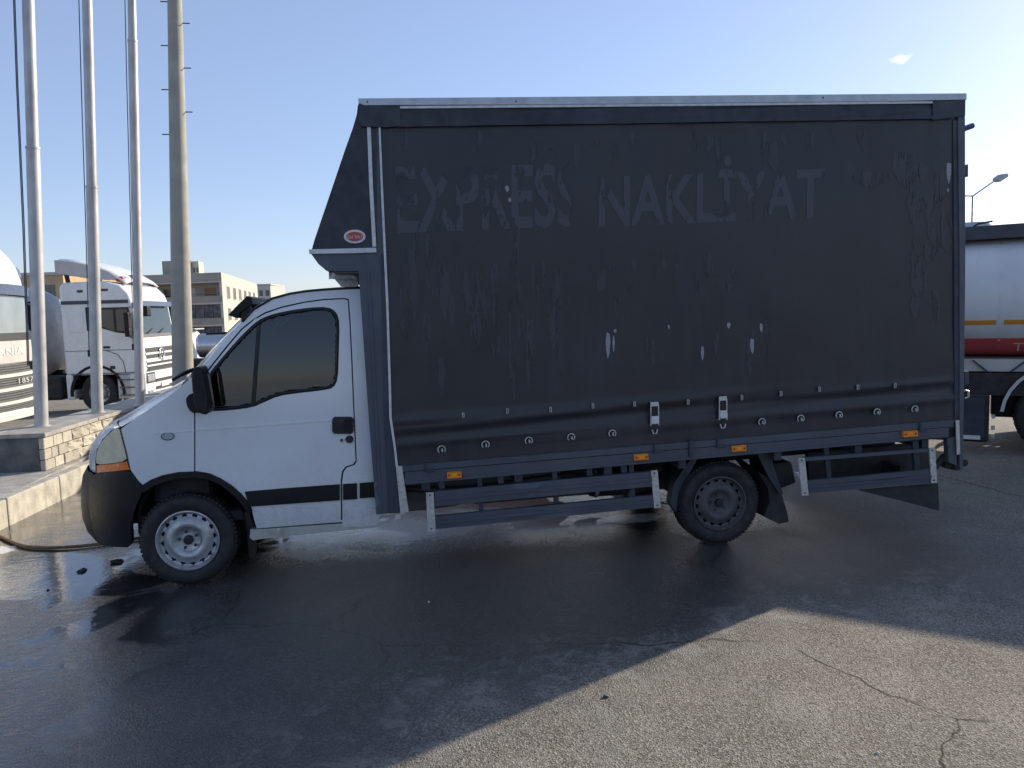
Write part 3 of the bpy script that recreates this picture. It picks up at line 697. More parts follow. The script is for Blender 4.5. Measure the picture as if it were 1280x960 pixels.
# the far flank mirrors the near one
for o in list(TR.children):
    n_ = o.name.split('.')[0]
    if n_ in ('front_wing', 'door', 'cab_side_frame', 'panel_gap', 'sill', 'rubbing_strip', 'side_repeater', 'wheel_arch_trim', 'wheel_well', 'bumper_end', 'headlight', 'mirror_housing', 'mirror_base', 'mirror_glass', 'mud_flap', 'roof_gutter'):
        c_ = clone(o); c_.matrix_basis = Matrix.Translation((0, 2*YC, 0)) @ Matrix.Diagonal((1, -1, 1, 1))
# ---------------- box body
YP = YB-.012
FL = [(473.5, 158), (477, 240), (483.5, 380), (487, 490), (487.5, 520), (493, 560), (498, 584)]    # front edge of the curtain
def top_y(x): return 123.5-(x-448)*6.5/760
def rail_top(x): return 583-(x-498)*58/692
def rail_mid(x): return 590.5-(x-506)*56.5/684
def rail_bot(x): return 605-(x-507)*60/683
# roof
tl = B()(448, 128); trr = B()(1207, 121)
MB().add([tl+Vector((0, .03, 0)), trr+Vector((0, .03, 0)), Vector((trr.x, YF, trr.z)), Vector((tl.x, YF, tl.z)), tl+Vector((0, .03, -.05)), trr+Vector((0, .03, -.05)), Vector((trr.x, YF, trr.z-.05)), Vector((tl.x, YF, tl.z-.05))], [(0, 1, 2, 3), (7, 6, 5, 4), (0, 4, 5, 1), (1, 5, 6, 2), (2, 6, 7, 3), (3, 7, 4, 0)]).build('roof_sheet', 'tarp_top', TR)
MB().prism([B(.03)(*q) for q in ((447.3, 122.8), (1208.6, 116.4), (1208.6, 124.6), (1100, 127), (700, 130.8), (455, 131.8), (448.8, 129))], (0, .09, 0)).build('roof_trim', 'aluminium', TR, .004)
MB().prism([B(.026)(*q) for q in ((500, 132.6), (1166, 126.6), (1166, 129), (900, 132), (500, 135.6))], (0, .04, 0)).build('curtain_track', 'white_trim', TR)
for px, py in ((459, 127), (645, 126.5), (1029, 122)):
    panel('rivet', ell(px, py, 1.1, 1.1, 8), B(.032), .006, 'seal_rubber', TR, 2)
# curtain with sagging folds near the bottom and top
NX, NZ = 150, 120
def edgeL(py):
    for a, b in zip(FL, FL[1:]):
        if a[1] <= py <= b[1]: return a[0]+(b[0]-a[0])*(py-a[1])/(b[1]-a[1])
    return FL[0][0] if py < FL[0][1] else FL[-1][0]
FOLDS = tuple((a_, b_, c_, d_*.9, e_*.6) for a_, b_, c_, d_, e_ in ((.18, .885, .22, .016, .020), (.30, .90, .30, .014, -.016), (.14, .925, .2, .014, .018), (.45, .86, .24, .012, .014), (.55, .885, .28, .012, -.014), (.75, .875, .3, .012, .015), (.85, .90, .28, .014, -.013), (.93, .925, .22, .014, .016), (.6, .925, .3, .012, .012), (.05, .86, .12, .010, .010), (.10, .865, .16, .005, .016), (.25, .915, .22, .005, -.014), (.36, .872, .2, .0045, .015), (.62, .90, .22, .005, .014), (.80, .892, .2, .0045, -.014), (.93, .865, .12, .005, .014), (.5, .943, .3, .005, .01)))
def cdisp(u, v):
    d = .006*math.sin(u*9+1)*math.sin(v*3.1)
    for (cu, cv, su, sv, a) in FOLDS: d += a*math.exp(-((u-cu)/su)**2-((v-cv+.035*(u-cu))/sv)**2)
    d += .010*noise.noise(Vector((u*14, v*5, 3)))*v**3 + .003*noise.noise(Vector((u*20, v*7, 8)))
    return d+.012*math.exp(-((v-.035)/.02)**2)*noise.noise(Vector((u*9, 0, 1)))
def cpx(u, v):
    pyl = 150+435*v; xl = edgeL(pyl); px = xl+(1197-xl)*u; t = 146-(px-474)*.010; return px, t+(rail_top(px)+3-t)*v
def onc(px, py, off):
    t = 146-(px-474)*.010; v = (py-t)/(rail_top(px)+3-t); xl = edgeL(150+435*v); u = (px-xl)/(1197-xl)
    return atY(px, py, YB-cdisp(u, v)-off)
m = MB()
for j in range(NZ+1):
    for i in range(NX+1):
        p = B(0)(*cpx(i/NX, j/NZ)); m.v.append(Vector((p.x, YB-cdisp(i/NX, j/NZ), p.z)))
for j in range(NZ):
    for i in range(NX): a = j*(NX+1)+i; m.f.append((a, a+1, a+NX+2, a+NX+1))
cur = m.build('curtain', 'tarp_side', TR, 0, True)
# top valance and front flap
m = MB(); n1 = 120
for j in range(9):
    for i in range(n1+1):
        u = i/n1; px = 498+(1190-498)*u; y0 = 135.2-(px-500)*6.4/690; y1 = 159.5-(px-500)*10.5/690
        py = y0+(y1-y0)*j/8; p = B(0)(px, py)
        d = .012+.014*(j/8)+.005*noise.noise(Vector((u*22, j*.35, 2)))+.003*math.sin(j*1.3+u*17)
        m.v.append(Vector((p.x, YB-d, p.z)))
for j in range(8):
    for i in range(n1): a = j*(n1+1)+i; m.f.append((a, a+1, a+n1+2, a+n1+1))
m.build('top_valance', 'tarp_top', TR, 0, True)
panel('corner_flap', [(449, 130.5), (478, 132.5), (500, 133), (501, 157), (485, 159), (452, 158), (447, 150)], B(.028), .012, 'tarp_top', TR, 5, bevel=.004)
panel('corner_flap', [(1166, 127), (1207, 124.5), (1206.6, 144.5), (1196, 146), (1166, 150)], B(.028), .012, 'tarp_top', TR, 5, bevel=.004)
# far wall, front wall, rear doors, floor
pf = B()(474, 605); pr_ = B()(1203, 545); zt_f, zt_r = tl.z-.05, trr.z-.05
bx0, bx1 = B()(480, 400).x, B()(1200, 300).x
def wall(name, pts, vec, mat): return MB().prism(pts, vec).build(name, mat, TR)
wall('far_side_curtain', [(bx0, YF-.02, .75), (bx1, YF-.02, .83), (bx1, YF-.02, zt_r), (bx0, YF-.02, zt_f)], (0, .02, 0), 'tarp_top')
wall('front_wall', [(bx0+.02, YB+.06, .70), (bx0+.02, YF-.03, .70), (bx0+.02, YF-.03, zt_f-.01), (bx0+.02, YB+.06, zt_f-.01)], (.03, 0, 0), 'slate_dark')
for y0, y1 in ((YB+.07, .985), (.995, YF-.04)):
    d_ = wall('rear_door', [(bx1-.03, y0, .86), (bx1-.03, y1, .86), (bx1-.03, y1, zt_r-.03), (bx1-.03, y0, zt_r-.03)], (.03, 0, 0), 'slate_steel')
    ym = y1-.12 if y0 < .5 else y0+.12
    MB().tube([(bx1+.03, ym, .9), (bx1+.03, ym, zt_r-.1)], .014, 8).build('lock_rod', 'galvanised', d_)
wall('floor_deck', [(bx0, YB+.02, .70), (bx1, YB+.02, .78), (bx1, YB+.02, .86), (bx0, YB+.02, .78)], (0, YF-YB-.05, 0), 'chassis_black')
# posts
fp = [(470.8, 160), (473.4, 160), (477, 240), (483.5, 380), (487, 490), (488, 522), (494, 560), (502, 641.5), (470.3, 642), (461, 500), (448, 338), (447.5, 336), (472, 336)]
panel('front_post', [(471, 159), (474, 159)] + FL[1:] + [(502, 641), (485, 642), (470.3, 643), (461.5, 530), (448, 337), (471.5, 318)], B(.006), .07, 'slate_steel', TR, 8, bevel=.005)
panel('post_flange', [(476.5, 318), (479.5, 318), (487, 500), (499, 641.2), (486, 642), (480, 520)], B(.014), .02, 'slate_dark', TR, 8, bevel=.004)
panel('post_rib', [(459, 340), (462, 340), (478, 642), (475, 642)], B(.012), .012, 'slate_steel', TR, 8, bevel=.003)
panel('edge_strip', [(473.2, 157), (475.4, 157), (479, 240), (485.6, 380), (489, 490), (489.6, 522), (495, 560), (503.5, 641.5), (500.6, 641.5), (492.3, 560), (486.6, 522), (486, 490), (482.6, 380), (476.2, 240)], B(.022), .012, 'white_trim', TR, 6)
panel('end_plate', [(494.6, 583), (502.6, 582.4), (510.6, 639.6), (502.5, 641.6)], B(.03), .012, 'galvanised', TR, 6, bevel=.002)
panel('rear_post', [(1197.5, 145), (1206.4, 144.4), (1206.8, 330), (1203.8, 586.5), (1199.8, 588.5), (1199.5, 330)], B(.016), .075, 'slate_steel', TR, 8, bevel=.006)
panel('curtain_pole', [(1191.5, 150), (1197, 150), (1198.6, 330), (1199.4, 522), (1193.5, 524), (1193, 330)], B(.008), .03, 'slate_dark', TR, 8, bevel=.006)
panel('post_foot', [(1184, 548), (1195, 546), (1196, 582), (1186, 578)], B(.006), .05, 'slate_steel', TR, 6, bevel=.004)
panel('reflector_strip', [(1194.8, 525.5), (1199.2, 525), (1200.4, 567.5), (1196.4, 568.5)], B(.03), .008, 'galvanised', TR, 6)
# fittings at the rear post
MB().tube([atY(1205, 161, YB+.05), atY(1216, 157, YB+.05)], .022, 8).build('marker_arm', 'blue_paint', TR)
MB().prism([atY(*q, YB+.02) for q in ((1205, 207), (1210.5, 205), (1210.5, 221), (1205, 219))], (0, .10, 0)).build('rear_lamp', 'slate_dark', TR, .004)
MB().prism([atY(*q, YB+.02) for q in ((1205.6, 464), (1211.4, 464), (1211.4, 481), (1205.6, 481))], (0, .08, 0)).build('rear_lamp', 'slate_dark', TR, .004)
MB().tube([atY(1206, 488, YB+.02), atY(1210.6, 489, YB+.02), atY(1210.6, 496, YB+.02), atY(1206, 498, YB+.02)], .008, 6).build('door_latch', 'chrome', TR)
# over-cab deflector
kite = [(447.3, 131), (452, 150), (475, 150), (478, 230), (482, 311), (389.5, 312.5), (393, 300), (411, 247), (431, 188), (441, 160), (446, 143)]
panel('deflector_side', kite, B(.004), .02, 'tarp_top', TR, 8, bevel=.003)
kf = [B(0)(*q) for q in ((447.3, 128), (446, 143), (441, 160), (431, 188), (411, 247), (393, 300), (389.5, 313), (391, 320), (408, 338))]
m = MB(); n_ = len(kf); m.v = [q+Vector((.004, .005, 0)) for q in kf]+[Vector((q.x+.004, YF, q.z)) for q in kf]; m.f = [(i, i+1, i+1+n_, i+n_) for i in range(n_-1)]
m.build('deflector_front', 'tarp_top', TR, 0, 30)
panel('deflector_side_far', kite, lambda a_, b_: Vector((B(0)(a_, b_).x, YF-.01, B(0)(a_, b_).z)), .01, 'tarp_top', TR, 20)
panel('deflector_strip', [(458.8, 158.5), (463.4, 158.5), (466, 230), (470.3, 308), (465.6, 308.5), (461.4, 230)], B(.018), .012, 'white_trim', TR, 6)
panel('deflector_trim', [(385.8, 311.8), (470.3, 309.6), (470.6, 315.2), (440, 316.4), (386.8, 317.2)], B(.02), .03, 'white_trim', TR, 6, bevel=.003)
panel('deflector_skirt', [(388.5, 317), (471.5, 315.4), (471.5, 337.5), (447, 338.6), (408, 338.6), (398, 330)], B(.005), .03, 'slate_steel', TR, 6, bevel=.003)
u0 = atY(408, 338.6, YB+.01); u1 = atY(447, 338.6, YB+.01)
MB().prism([(u0.x, YB+.02, u0.z+.02), (u1.x+.1, YB+.02, u1.z+.02), (u1.x+.1, YB+.02, u1.z-.02), (u0.x+.05, YB+.02, u0.z-.015)], (0, YF-YB-.1, 0)).build('deflector_floor', 'grey_box', TR)
v0 = [atY(*q, .25) for q in ((408, 337), (447, 337), (448, 359), (426, 358))]
MB().prism(v0, (0, .04, 0)).build('air_baffle', 'galvanised', TR)
random.seed(2)
m = MB(); n1 = 14
for j in range(4):
    for i in range(n1+1):
        u = i/n1; p = atY(411+36*u, 340.5+j*2.9-1.2*math.sin(u*3), .10); m.v.append(p+Vector((0, .03*noise.noise(Vector((u*6, j*.8, 0))), .012*noise.noise(Vector((u*7, j, 4))))))
for j in range(3):
    for i in range(n1): a = j*(n1+1)+i; m.f.append((a, a+1, a+n1+2, a+n1+1))
m.build('loose_sheet', 'white_trim', TR, 0, True)
# sticker
stk = panel('sticker', ell(443.4, 295.6, 13.6, 8.6, 28), B(.009), .004, 'sticker_white', TR, 5)
panel('sticker_centre', ell(443.4, 295.6, 10.6, 5.9, 24), B(.0115), .003, 'sticker_red', stk, 4)
lettering('sticker_text', 'ÖLA TENT', lambda u, v: B(.0128)(433.8+19*u, 298.3-4.8*v), 'sticker_white', stk)
# ghost lettering
def word(txt, q):   # q: four picture corners bl, br, tr, tl
    def f(u, v):
        a = lerp2(q[0], q[1], u); b = lerp2(q[3], q[2], u); c = lerp2(a, b, v); return onc(c[0], c[1], .0025)
    return lettering('faded_lettering', txt, f, 'ghost_letter', cur, .022)
word('EXPRESS', [(497, 293), (722, 283), (724, 204), (494, 208)])
word('NAKLİYAT', [(748, 284), (1030, 272), (1032, 190), (748, 200)])
random.seed(21)
def smear(x, y, w_, h, mat='ghost_streak', off=.021):
    pts = [(x-w_*random.uniform(.2, .5), y-h*.5), (x+w_*random.uniform(.1, .5), y-h*random.uniform(.4, .5)), (x+w_*.5, y-h*.1), (x+w_*random.uniform(.15, .45), y+h*.3), (x+w_*random.uniform(-.1, .2), y+h*.5), (x-w_*.3, y+h*.25), (x-w_*.5, y-h*.1)]
    m = MB(); m.v = [onc(q[0], q[1], .002 if mat != 'scratch' else .003) for q in pts]; m.f = [tuple(range(len(pts)))]; m.build('peel_mark' if mat == 'scratch' else 'faded_streak', mat, cur)
for k in range(34): smear(random.uniform(500, 700), random.uniform(300, 480), random.uniform(6, 16), random.uniform(30, 110))
for k in range(12): smear(random.uniform(585, 790), random.uniform(340, 385), random.uniform(5, 12), random.uniform(14, 46))
for k in range(14): smear(random.uniform(745, 960), random.uniform(325, 370), random.uniform(4, 10), random.uniform(10, 34))
for k in range(16): smear(random.uniform(500, 1090), random.uniform(165, 200), random.uniform(6, 18), random.uniform(15, 45))
for k in range(16): smear(random.uniform(1140, 1185), random.uniform(200, 400), random.uniform(10, 26), random.uniform(20, 60))
for x, y, w_, h in ((1090, 225, 50, 22), (1135, 215, 40, 50), (813, 440, 13, 38), (938, 445, 11, 60), (895, 420, 9, 60), (960, 420, 8, 60)): smear(x, y, w_, h)
for x, y, w_, h in ((760, 432, 6, 34), (767, 430, 3, 22), (769, 414, 4, 5), (878, 442, 4, 18), (911, 407, 5, 8), (940, 433, 5, 19), (951.5, 410, 4, 12), (836, 409, 2.5, 6), (1186, 217, 6, 27), (1185, 238, 3, 5), (634, 236, 5, 8), (637, 250, 4, 6)): smear(x, y, w_, h, 'scratch', .0225)
# eyelets, tabs, buckles
for px, py in ((552, 562), (607, 556), (661, 551), (714, 546.6), (765.5, 542), (952.5, 527.5), (1001, 523.4), (1049, 519), (1096.4, 515.2), (1143.6, 511.6)):
    c = B(.03)(px, py); T = [c+Vector((math.cos(t)*.027, 0, math.sin(t)*.027)) for t in [math.radians(-50+i*280/20) for i in range(21)]]
    e = MB().tube(T, .0045, 6).build('eyelet', 'galvanised', cur, 0, True)
    MB().box(c+Vector((0.004, -.004, -.004)), (.011, .018, .026)).build('turn_button', 'galvanised', e, .003)
    MB().lathe([(.022, .006), (.0, .006)], c, 'Y', 16).build('eyelet_plate', 'chassis_black', e)
for px, py in ((579, 519), (634, 514), (688, 512), (741, 507.5), (793, 505), (860, 502.5), (927, 497), (976, 492), (1024, 486.5), (1072, 484), (1118.5, 482)):
    c = B(.022)(px, py); MB().box(c, (.020, .008, .045)).build('webbing_tab', 'webbing', cur, .003)
    MB().tube([c+Vector((-.007, -.008, .016)), c+Vector((.007, -.008, .016)), c+Vector((.007, -.008, -.016)), c+Vector((-.007, -.008, -.016)), c+Vector((-.007, -.008, .016))], .0025, 5).build('ring', 'galvanised', cur)
for px, y0, y1 in ((818, 502, 540), (903.5, 495, 533)):
    a = B(.035)(px, y0); b = B(.035)(px+1, y1); h = a.z-b.z
    k = MB().box((a.x, a.y, a.z-.02), (.065, .012, .035)).build('buckle', 'galvanised', cur, .004)
    for s_ in (-1, 1): MB().tube([(a.x+s_*.030, a.y-.004, a.z-.02), (a.x+s_*.031, a.y-.004, a.z-h*.78)], .006, 6).build('buckle_side_rod', 'chrome', k)
    MB().box((a.x+.002, a.y-.008, a.z-h*.60), (.058, .014, h*.26)).build('buckle_lever', 'white_trim', k, .004)
    MB().box((a.x, a.y+.006, a.z-h*.35), (.045, .006, h*.5)).build('strap', 'chassis_black', k)
    MB().tube([(a.x-.02, b.y, b.z+.02), (a.x-.012, b.y, b.z-.012), (a.x+.014, b.y, b.z-.012), (a.x+.022, b.y, b.z+.02)], .006, 6).build('hook', 'galvanised', k)
# lower side rails
def strip(name, f0, f1, x0, x1, off, dep, mat, n=1, par=None, bevel=.004):
    return panel(name, [(x0, f0(x0)), (x1, f0(x1)), (x1, f1(x1)), (x0, f1(x0))], B(off), dep, mat, par or TR, 40, bevel=bevel)
r1 = strip('side_rail', rail_top, lambda x: rail_mid(x)-.9, 499, 1192, .022, .06, 'slate_steel')
r2 = strip('side_rail', rail_mid, rail_bot, 506, 1186, .020, .06, 'slate_steel')
strip('rail_shadow_gap', lambda x: rail_mid(x)-1.4, lambda x: rail_mid(x)+.6, 506, 1186, .010, .02, 'seal_rubber', bevel=0)
strip('rail_lip', lambda x: rail_bot(x)-2.0, lambda x: rail_bot(x)+.8, 507, 1186, .027, .05, 'slate_steel', bevel=.003)
for px in (537, 823, 902, 1155):
    MB().box(B(.03)(px, rail_mid(px)), (.07, .018, .022)).build('hinge', 'slate_dark', r1, .003)
    MB().box(B(.03)(px-5, rail_mid(px)-4), (.012, .022, .06)).build('hinge_pin', 'slate_dark', r1, .002)
c = B(.035)(864, rail_mid(864)); MB().box(c, (.035, .02, .13)).build('rail_clamp', 'slate_dark', TR, .004)
for px, py in ((568, 594), (802, 571.8), (924.3, 561), (1138.5, 542.4)):
    q = panel('marker_lamp', [(px-9.2, py-3.2), (px+8.6, py-4.6), (px+9.2, py+3.2), (px-8.8, py+4.4)], B(.045), .03, 'marker_orange', TR, 5, bevel=.004)
    panel('lens', [(px-3, py-2), (px+3, py-2.5), (px+3, py+1.7), (px-3, py+2.2)], B(.049), .01, 'marker_bright', q, 4)
    for s_ in (-1, 1): panel('screw', ell(px+s_*6.4, py-s_*.5, 1.0, 1.0, 8), B(.047), .004, 'seal_rubber', q, 3)
# ---------------- underbody
for y in (.52, 1.42): MB().prism([(1.2, y, .50), (6.0, y, .60), (6.0, y, .74), (1.2, y, .64)], (0, .07, 0)).build('chassis_rail', 'chassis_black', TR)
for x in (1.7, 2.4, 3.1, 3.7, 4.5, 5.2, 5.8): MB().bb((x, YB+.03, .62+.02*(x-1.5)), (x+.06, YF-.05, .70+.018*(x-1.5))).build('cross_bearer', 'slate_dark', TR)
MB().tube([(4.085, .1, .335), (4.085, 1.9, .335)], .055, 10).build('rear_axle', 'chassis_black', TR)
MB().lathe([(.06, -.16), (.14, -.08), (.15, 0), (.14, .08), (.06, .16)], (4.085, 1.0, .335), 'Y', 18).build('differential', 'chassis_black', TR, 0, 40)
MB().tube([(0, .2, .335), (0, 1.8, .335)], .04, 8).build('front_axle', 'chassis_black', TR)
MB().tube([(.5, 1.0, .45), (4.0, 1.0, .36)], .035, 8).build('drive_shaft', 'chassis_black', TR)
for y in (.5, 1.45):
    P = [(3.45, y, .56), (3.75, y, .44), (4.085, y, .40), (4.4, y, .44), (4.75, y, .58)]
    for k in range(3): MB().tube([(q[0], q[1], q[2]+k*.022) for q in P[k if k < 2 else 1:len(P)-(k if k < 2 else 1)]], .014, 4).build('leaf_spring', 'chassis_black', TR)
a = atY(511, 604, .22); b = atY(640, 622, .22)
MB().prism([atY(*q, .2) for q in ((506, 604), (700, 588), (705, 606), (560, 634), (511, 640))], (0, .5, 0)).build('tool_box', 'grey_box', TR, .01)
MB().prism([atY(*q, .3) for q in ((575, 602), (750, 585), (755, 618), (590, 632))], (0, .6, 0)).build('fuel_tank', 'grey_box', TR, .04)
MB().tube([(1.5, 1.2, .38), (2.6, 1.2, .36), (3.4, 1.3, .38), (3.9, 1.3, .55)], .035, 8).build('exhaust_pipe', 'chassis_black', TR, 0, True)
MB().lathe([(.0, 0), (.09, 0), (.09, .7), (.0, .7)], (1.75, 1.2, .36), 'X', 16).build('silencer', 'grey_box', TR, 0, 40)
MB().prism([atY(*q, .35) for q in ((1010, 566), (1160, 553), (1164, 592), (1012, 606))], (0, .05, 0)).build('rear_panel', 'rubber_flap', TR)
for k, (y, z) in enumerate(((.16, .60), (.20, .56), (.26, .63))):
    P = [(1.45+.1*k, y, z), (2.1, y+.02, z-.05-.02*k), (2.8, y, z+.03), (3.3, y+.05, z-.03), (3.7, y+.2, z+.03)]
    MB().tube([Vector(q) for q in smoothp(P, 2, False)], .011, 6).build('brake_hose', 'chassis_black', TR, 0, True)
MB().lathe([(0, 0), (.10, .02), (.11, .05), (.11, .45), (.10, .48), (0, .5)], (3.05, .28, .50), 'X', 20).build('air_tank', 'chassis_black', TR, 0, 40)
for x in (3.12, 3.4): MB().lathe([(.113, -.015), (.118, 0), (.113, .015)], (x, .28, .50), 'X', 20).build('tank_strap', 'galvanised', TR)
for px in (548, 622, 733, 776): panel('bearer_end', [(px, rail_bot(px)+.5), (px+7, rail_bot(px+7)+.5), (px+8, rail_bot(px)+9), (px+1, rail_bot(px)+9.5)], B(-.01), .05, 'slate_dark', TR, 8)
MB().prism([atY(*q, .12) for q in ((955, 580), (990, 577), (996, 604), (975, 612), (960, 600))], (0, .3, 0)).build('battery_box', 'chassis_black', TR, .02)
# side guards
def guard(plates, rails, posts, name='side_guard'):
    y0 = .0
    pr0 = None
    for q in plates:
        o = panel('guard_end_plate', q, B(.03), .012, 'galvanised', TR, 10, bevel=.002)
        xs = sum(a_[0] for a_ in q)/4
        for yy in (min(a_[1] for a_ in q)+3.5, max(a_[1] for a_ in q)-3.5):
            t = (yy-q[0][1])/(q[2][1]-q[0][1]); cx = (q[0][0]+q[1][0])/2*(1-t)+(q[2][0]+q[3][0])/2*t
            panel('bolt', ell(cx, yy, 1.1, 1.1, 8), B(.034), .006, 'chassis_black', o, 3)
    for q in rails:
        o = panel('guard_rail', q, B(.022), .035, 'slate_steel', TR, 30, bevel=.004)
        if q[3][1]-q[0][1] > 10:
            md = [lerp2(q[0], q[3], .42), lerp2(q[1], q[2], .42), lerp2(q[1], q[2], .62), lerp2(q[0], q[3], .62)]
            panel('rail_rib', md, B(.034), .014, 'slate_steel', o, 30, bevel=.004)
    for q in posts:
        panel('guard_post', q, B(-.02), .03, 'slate_dark', TR, 10, bevel=.003)
guard([[(532.5, 616), (542, 615.6), (544.2, 663.6), (534.8, 664.4)], [(813.8, 588.6), (822, 588), (826, 634.4), (818, 635.4)]],
      [[(543, 614.5), (814.6, 589.4), (816, 608), (544, 633)], [(544, 645.6), (816.5, 619), (818, 634), (545, 661.6)]],
      [[(596, 596), (602, 595.5), (606, 655), (600, 655.5)], [(690, 588), (696, 587.5), (700, 646), (694, 646.5)], [(786, 578), (792, 577), (795, 636), (789, 636.5)]])
guard([[(997.8, 573), (1006.2, 572.4), (1010.8, 619), (1002.6, 619.8)], [(1161.8, 560), (1169, 559.4), (1171.6, 603.4), (1164.4, 604)]],
      [[(1006, 572), (1162, 560.6), (1162.2, 564.6), (1006.2, 576.6)], [(1010, 601), (1164.4, 586.8), (1165, 603.6), (1010.6, 616.8)]],
      [[(1029.6, 559), (1036, 558.4), (1040, 598), (1034, 598.6)], [(1140.6, 548), (1147.6, 547), (1151, 590), (1144, 590.6)]])
panel('drooping_flap', [(1072, 612.6), (1120, 608.5), (1172.6, 603.8), (1174.2, 638.6), (1130, 627)], B(-.02), .012, 'rubber_flap', TR, 8)
# rear mudguards
panel('mudguard_stay', [(866, 570), (873, 571), (862, 592), (851, 615), (845, 640), (838, 630), (842, 606), (852, 590)], lambda a_, b_: atY(a_, b_, .04), .10, 'slate_dark', TR, 5, bevel=.004)
panel('mudguard_stay', [(947, 568), (962, 566), (970, 592), (979, 617), (975, 618), (961, 596)], lambda a_, b_: atY(a_, b_, -.02), .03, 'slate_dark', TR, 5, bevel=.003)
panel('mud_flap', [(948, 590), (962, 598), (976, 614), (984, 640), (986, 652), (974, 655), (955, 646), (962, 628), (960, 610)], lambda a_, b_: atY(a_, b_, .03), .35, 'rubber_flap', TR, 5, bevel=.004)
arc = [Vector((4.085+.40*math.cos(t), 0, .335+.40*math.sin(t))) for t in [math.radians(20+i*140/16) for i in range(17)]]
m = MB(); n_ = len(arc); m.v = [q+Vector((0, .05, 0)) for q in arc]+[q+Vector((0, .33, 0)) for q in arc]; m.f = [(i, i+1, i+1+n_, i+n_) for i in range(n_-1)]
m.build('mudguard', 'rubber_flap', TR, 0, True)
# step irons at the tail
MB().tube([atY(1169, 584, -.05), atY(1180, 570, -.05), atY(1190, 568, -.05), atY(1198, 578, -.05)], .026, 8).build('tail_bracket', 'chassis_black', TR)
for px, py in ((1183, 581), (1192, 583), (1203, 578)): MB().lathe([(0, -.03), (.03, -.03), (.03, .03), (0, .03)], atY(px, py, -.06), 'Y', 12).build('tail_roller', 'chassis_black', TR)
MB().bb((5.75, .1, .40), (5.83, 1.9, .52)).build('underrun_bar', 'chassis_black', TR)
# ================================================================== tank trailer on the right, angled behind the truck
def plan(ang): return Vector((math.cos(ang), math.sin(ang), 0)), Vector((-math.sin(ang), math.cos(ang), 0))
TA = math.radians(-39)
tx, ty = plan(TA)
NEAR = Vector((8.62, 2.86, 0))                                  # on the near upper edge
TK = empty('tank_trailer', NEAR+ty*.95, TA); tag(TK, 'white tank trailer with orange and red stripes standing behind the truck tail', 'trailer')
X0, X1, ZC, HW, HH = -9.6, 4.9, 1.955, 1.22, .80
def se(a, k=1.0, e=2.6):
    c, s_ = math.cos(a), math.sin(a)
    return Vector((0, math.copysign(abs(c)**(2/e), c)*HW*k, ZC+math.copysign(abs(s_)**(2/e), s_)*HH*k))
m = MB(); N = 56; sts = [(X0-.28, .0), (X0-.26, .45), (X0-.18, .8), (X0, 1)]+[(X0+(X1-X0)*i/6, 1) for i in range(1, 7)]+[(X1+.18, .8), (X1+.26, .45), (X1+.28, 0)]
for x, k in sts:
    for j in range(N): q = se(2*math.pi*j/N, max(k, .001)); m.v.append(Vector((x, q.y, q.z)))
for i in range(len(sts)-1):
    for j in range(N): m.f.append((i*N+j, i*N+(j+1) % N, (i+1)*N+(j+1) % N, (i+1)*N+j))
m.build('tank', 'tank_white', TK, 0, 50)
def zang(z):   # angle on the near side (y<0) for height z
    lo, hi = math.pi*1.5, math.pi*.5
    for _ in range(40):
        mid = (lo+hi)/2
        if se(mid).z < z: lo = mid
        else: hi = mid
    return mid
def tband(name, z0, z1, xa, xb, off, mat, par=TK):
    a0, a1 = zang(z0), zang(z1); m = MB(); K = 8
    for x in (xa, xb):
        for j in range(K+1):
            q = se(a0+(a1-a0)*j/K); m.v.append(Vector((x, q.y-off, q.z)))
        for j in range(K+1):
            q = se(a0+(a1-a0)*j/K); m.v.append(Vector((x, q.y+.01, q.z)))
    n = K+1
    for j in range(K): m.f += [(j, j+1, 2*n+j+1, 2*n+j)]
    for b_ in (0, K): m.f += [(b_, n+b_, 3*n+b_, 2*n+b_)]
    return m.build(name, mat, par, 0, 40)
XG = .36
for xa, xb in ((X0+.1, XG-.05), (XG+.03, 4.1)): tband('orange_stripe', 1.60, 1.655, xa, xb, .004, 'stripe_orange')
tband('red_stripe', 1.205, 1.43, X0+.1, 4.1, .004, 'stripe_red')
tband('stripe_edge', 1.18, 1.202, X0+.1, 4.1, .005, 'stripe_dark')
for x in (-7, -4.6, -2.3, XG-.01, 2.2): tband('weld_seam', 1.3, 2.6, x-.012, x+.012, .006, 'tank_white')
yl = se(zang(1.29)).y
def Tf(u, v): z = 1.265+.105*v; return Vector((.50+.115*u, se(zang(z)).y-.035, z))
lettering('lettering', 'T', Tf, 'letter_white', TK)
MB().bb((X0+.4, -1.02, 2.64), (X1-.3, -.94, 2.80)).build('walkway_coaming', 'tank_walk', TK)
MB().bb((X0+.4, .94, 2.64), (X1-.3, 1.02, 2.80)).build('walkway_coaming', 'tank_walk', TK)
MB().bb((X0+.4, -.94, 2.72), (X1-.3, .94, 2.76)).build('walkway', 'tank_walk', TK)
for x in (-7.5, -5, -2.5, 0, 2.5): MB().lathe([(0, .16), (.26, .16), (.28, .13), (.28, 0)], (x, 0, 2.76), 'Z', 20).build('manhole', 'aluminium', TK, 0, 40)
MB().tube([(.05, -.98, 2.80), (.1, -.98, 2.83), (.25, -.98, 2.85)], .012, 6).build('latch', 'chassis_black', TK)
MB().bb((X0+.3, -1.0, 1.02), (X1, 1.0, 1.17)).build('support_frame', 'truck_greige', TK)
for x in (-6, -3.4, -1.75, .36, 2.6):
    for s_ in (-1, 1): MB().bar((x+s_*.28, -1.03, 1.16), (x+s_*.12, -1.03, 1.02), .02, .02).build('gusset', 'tank_walk', TK)
for y in (-.5, .5): MB().bb((X0, y-.05, .90), (X1, y+.05, 1.015)).build('chassis_beam', 'chassis_black', TK)
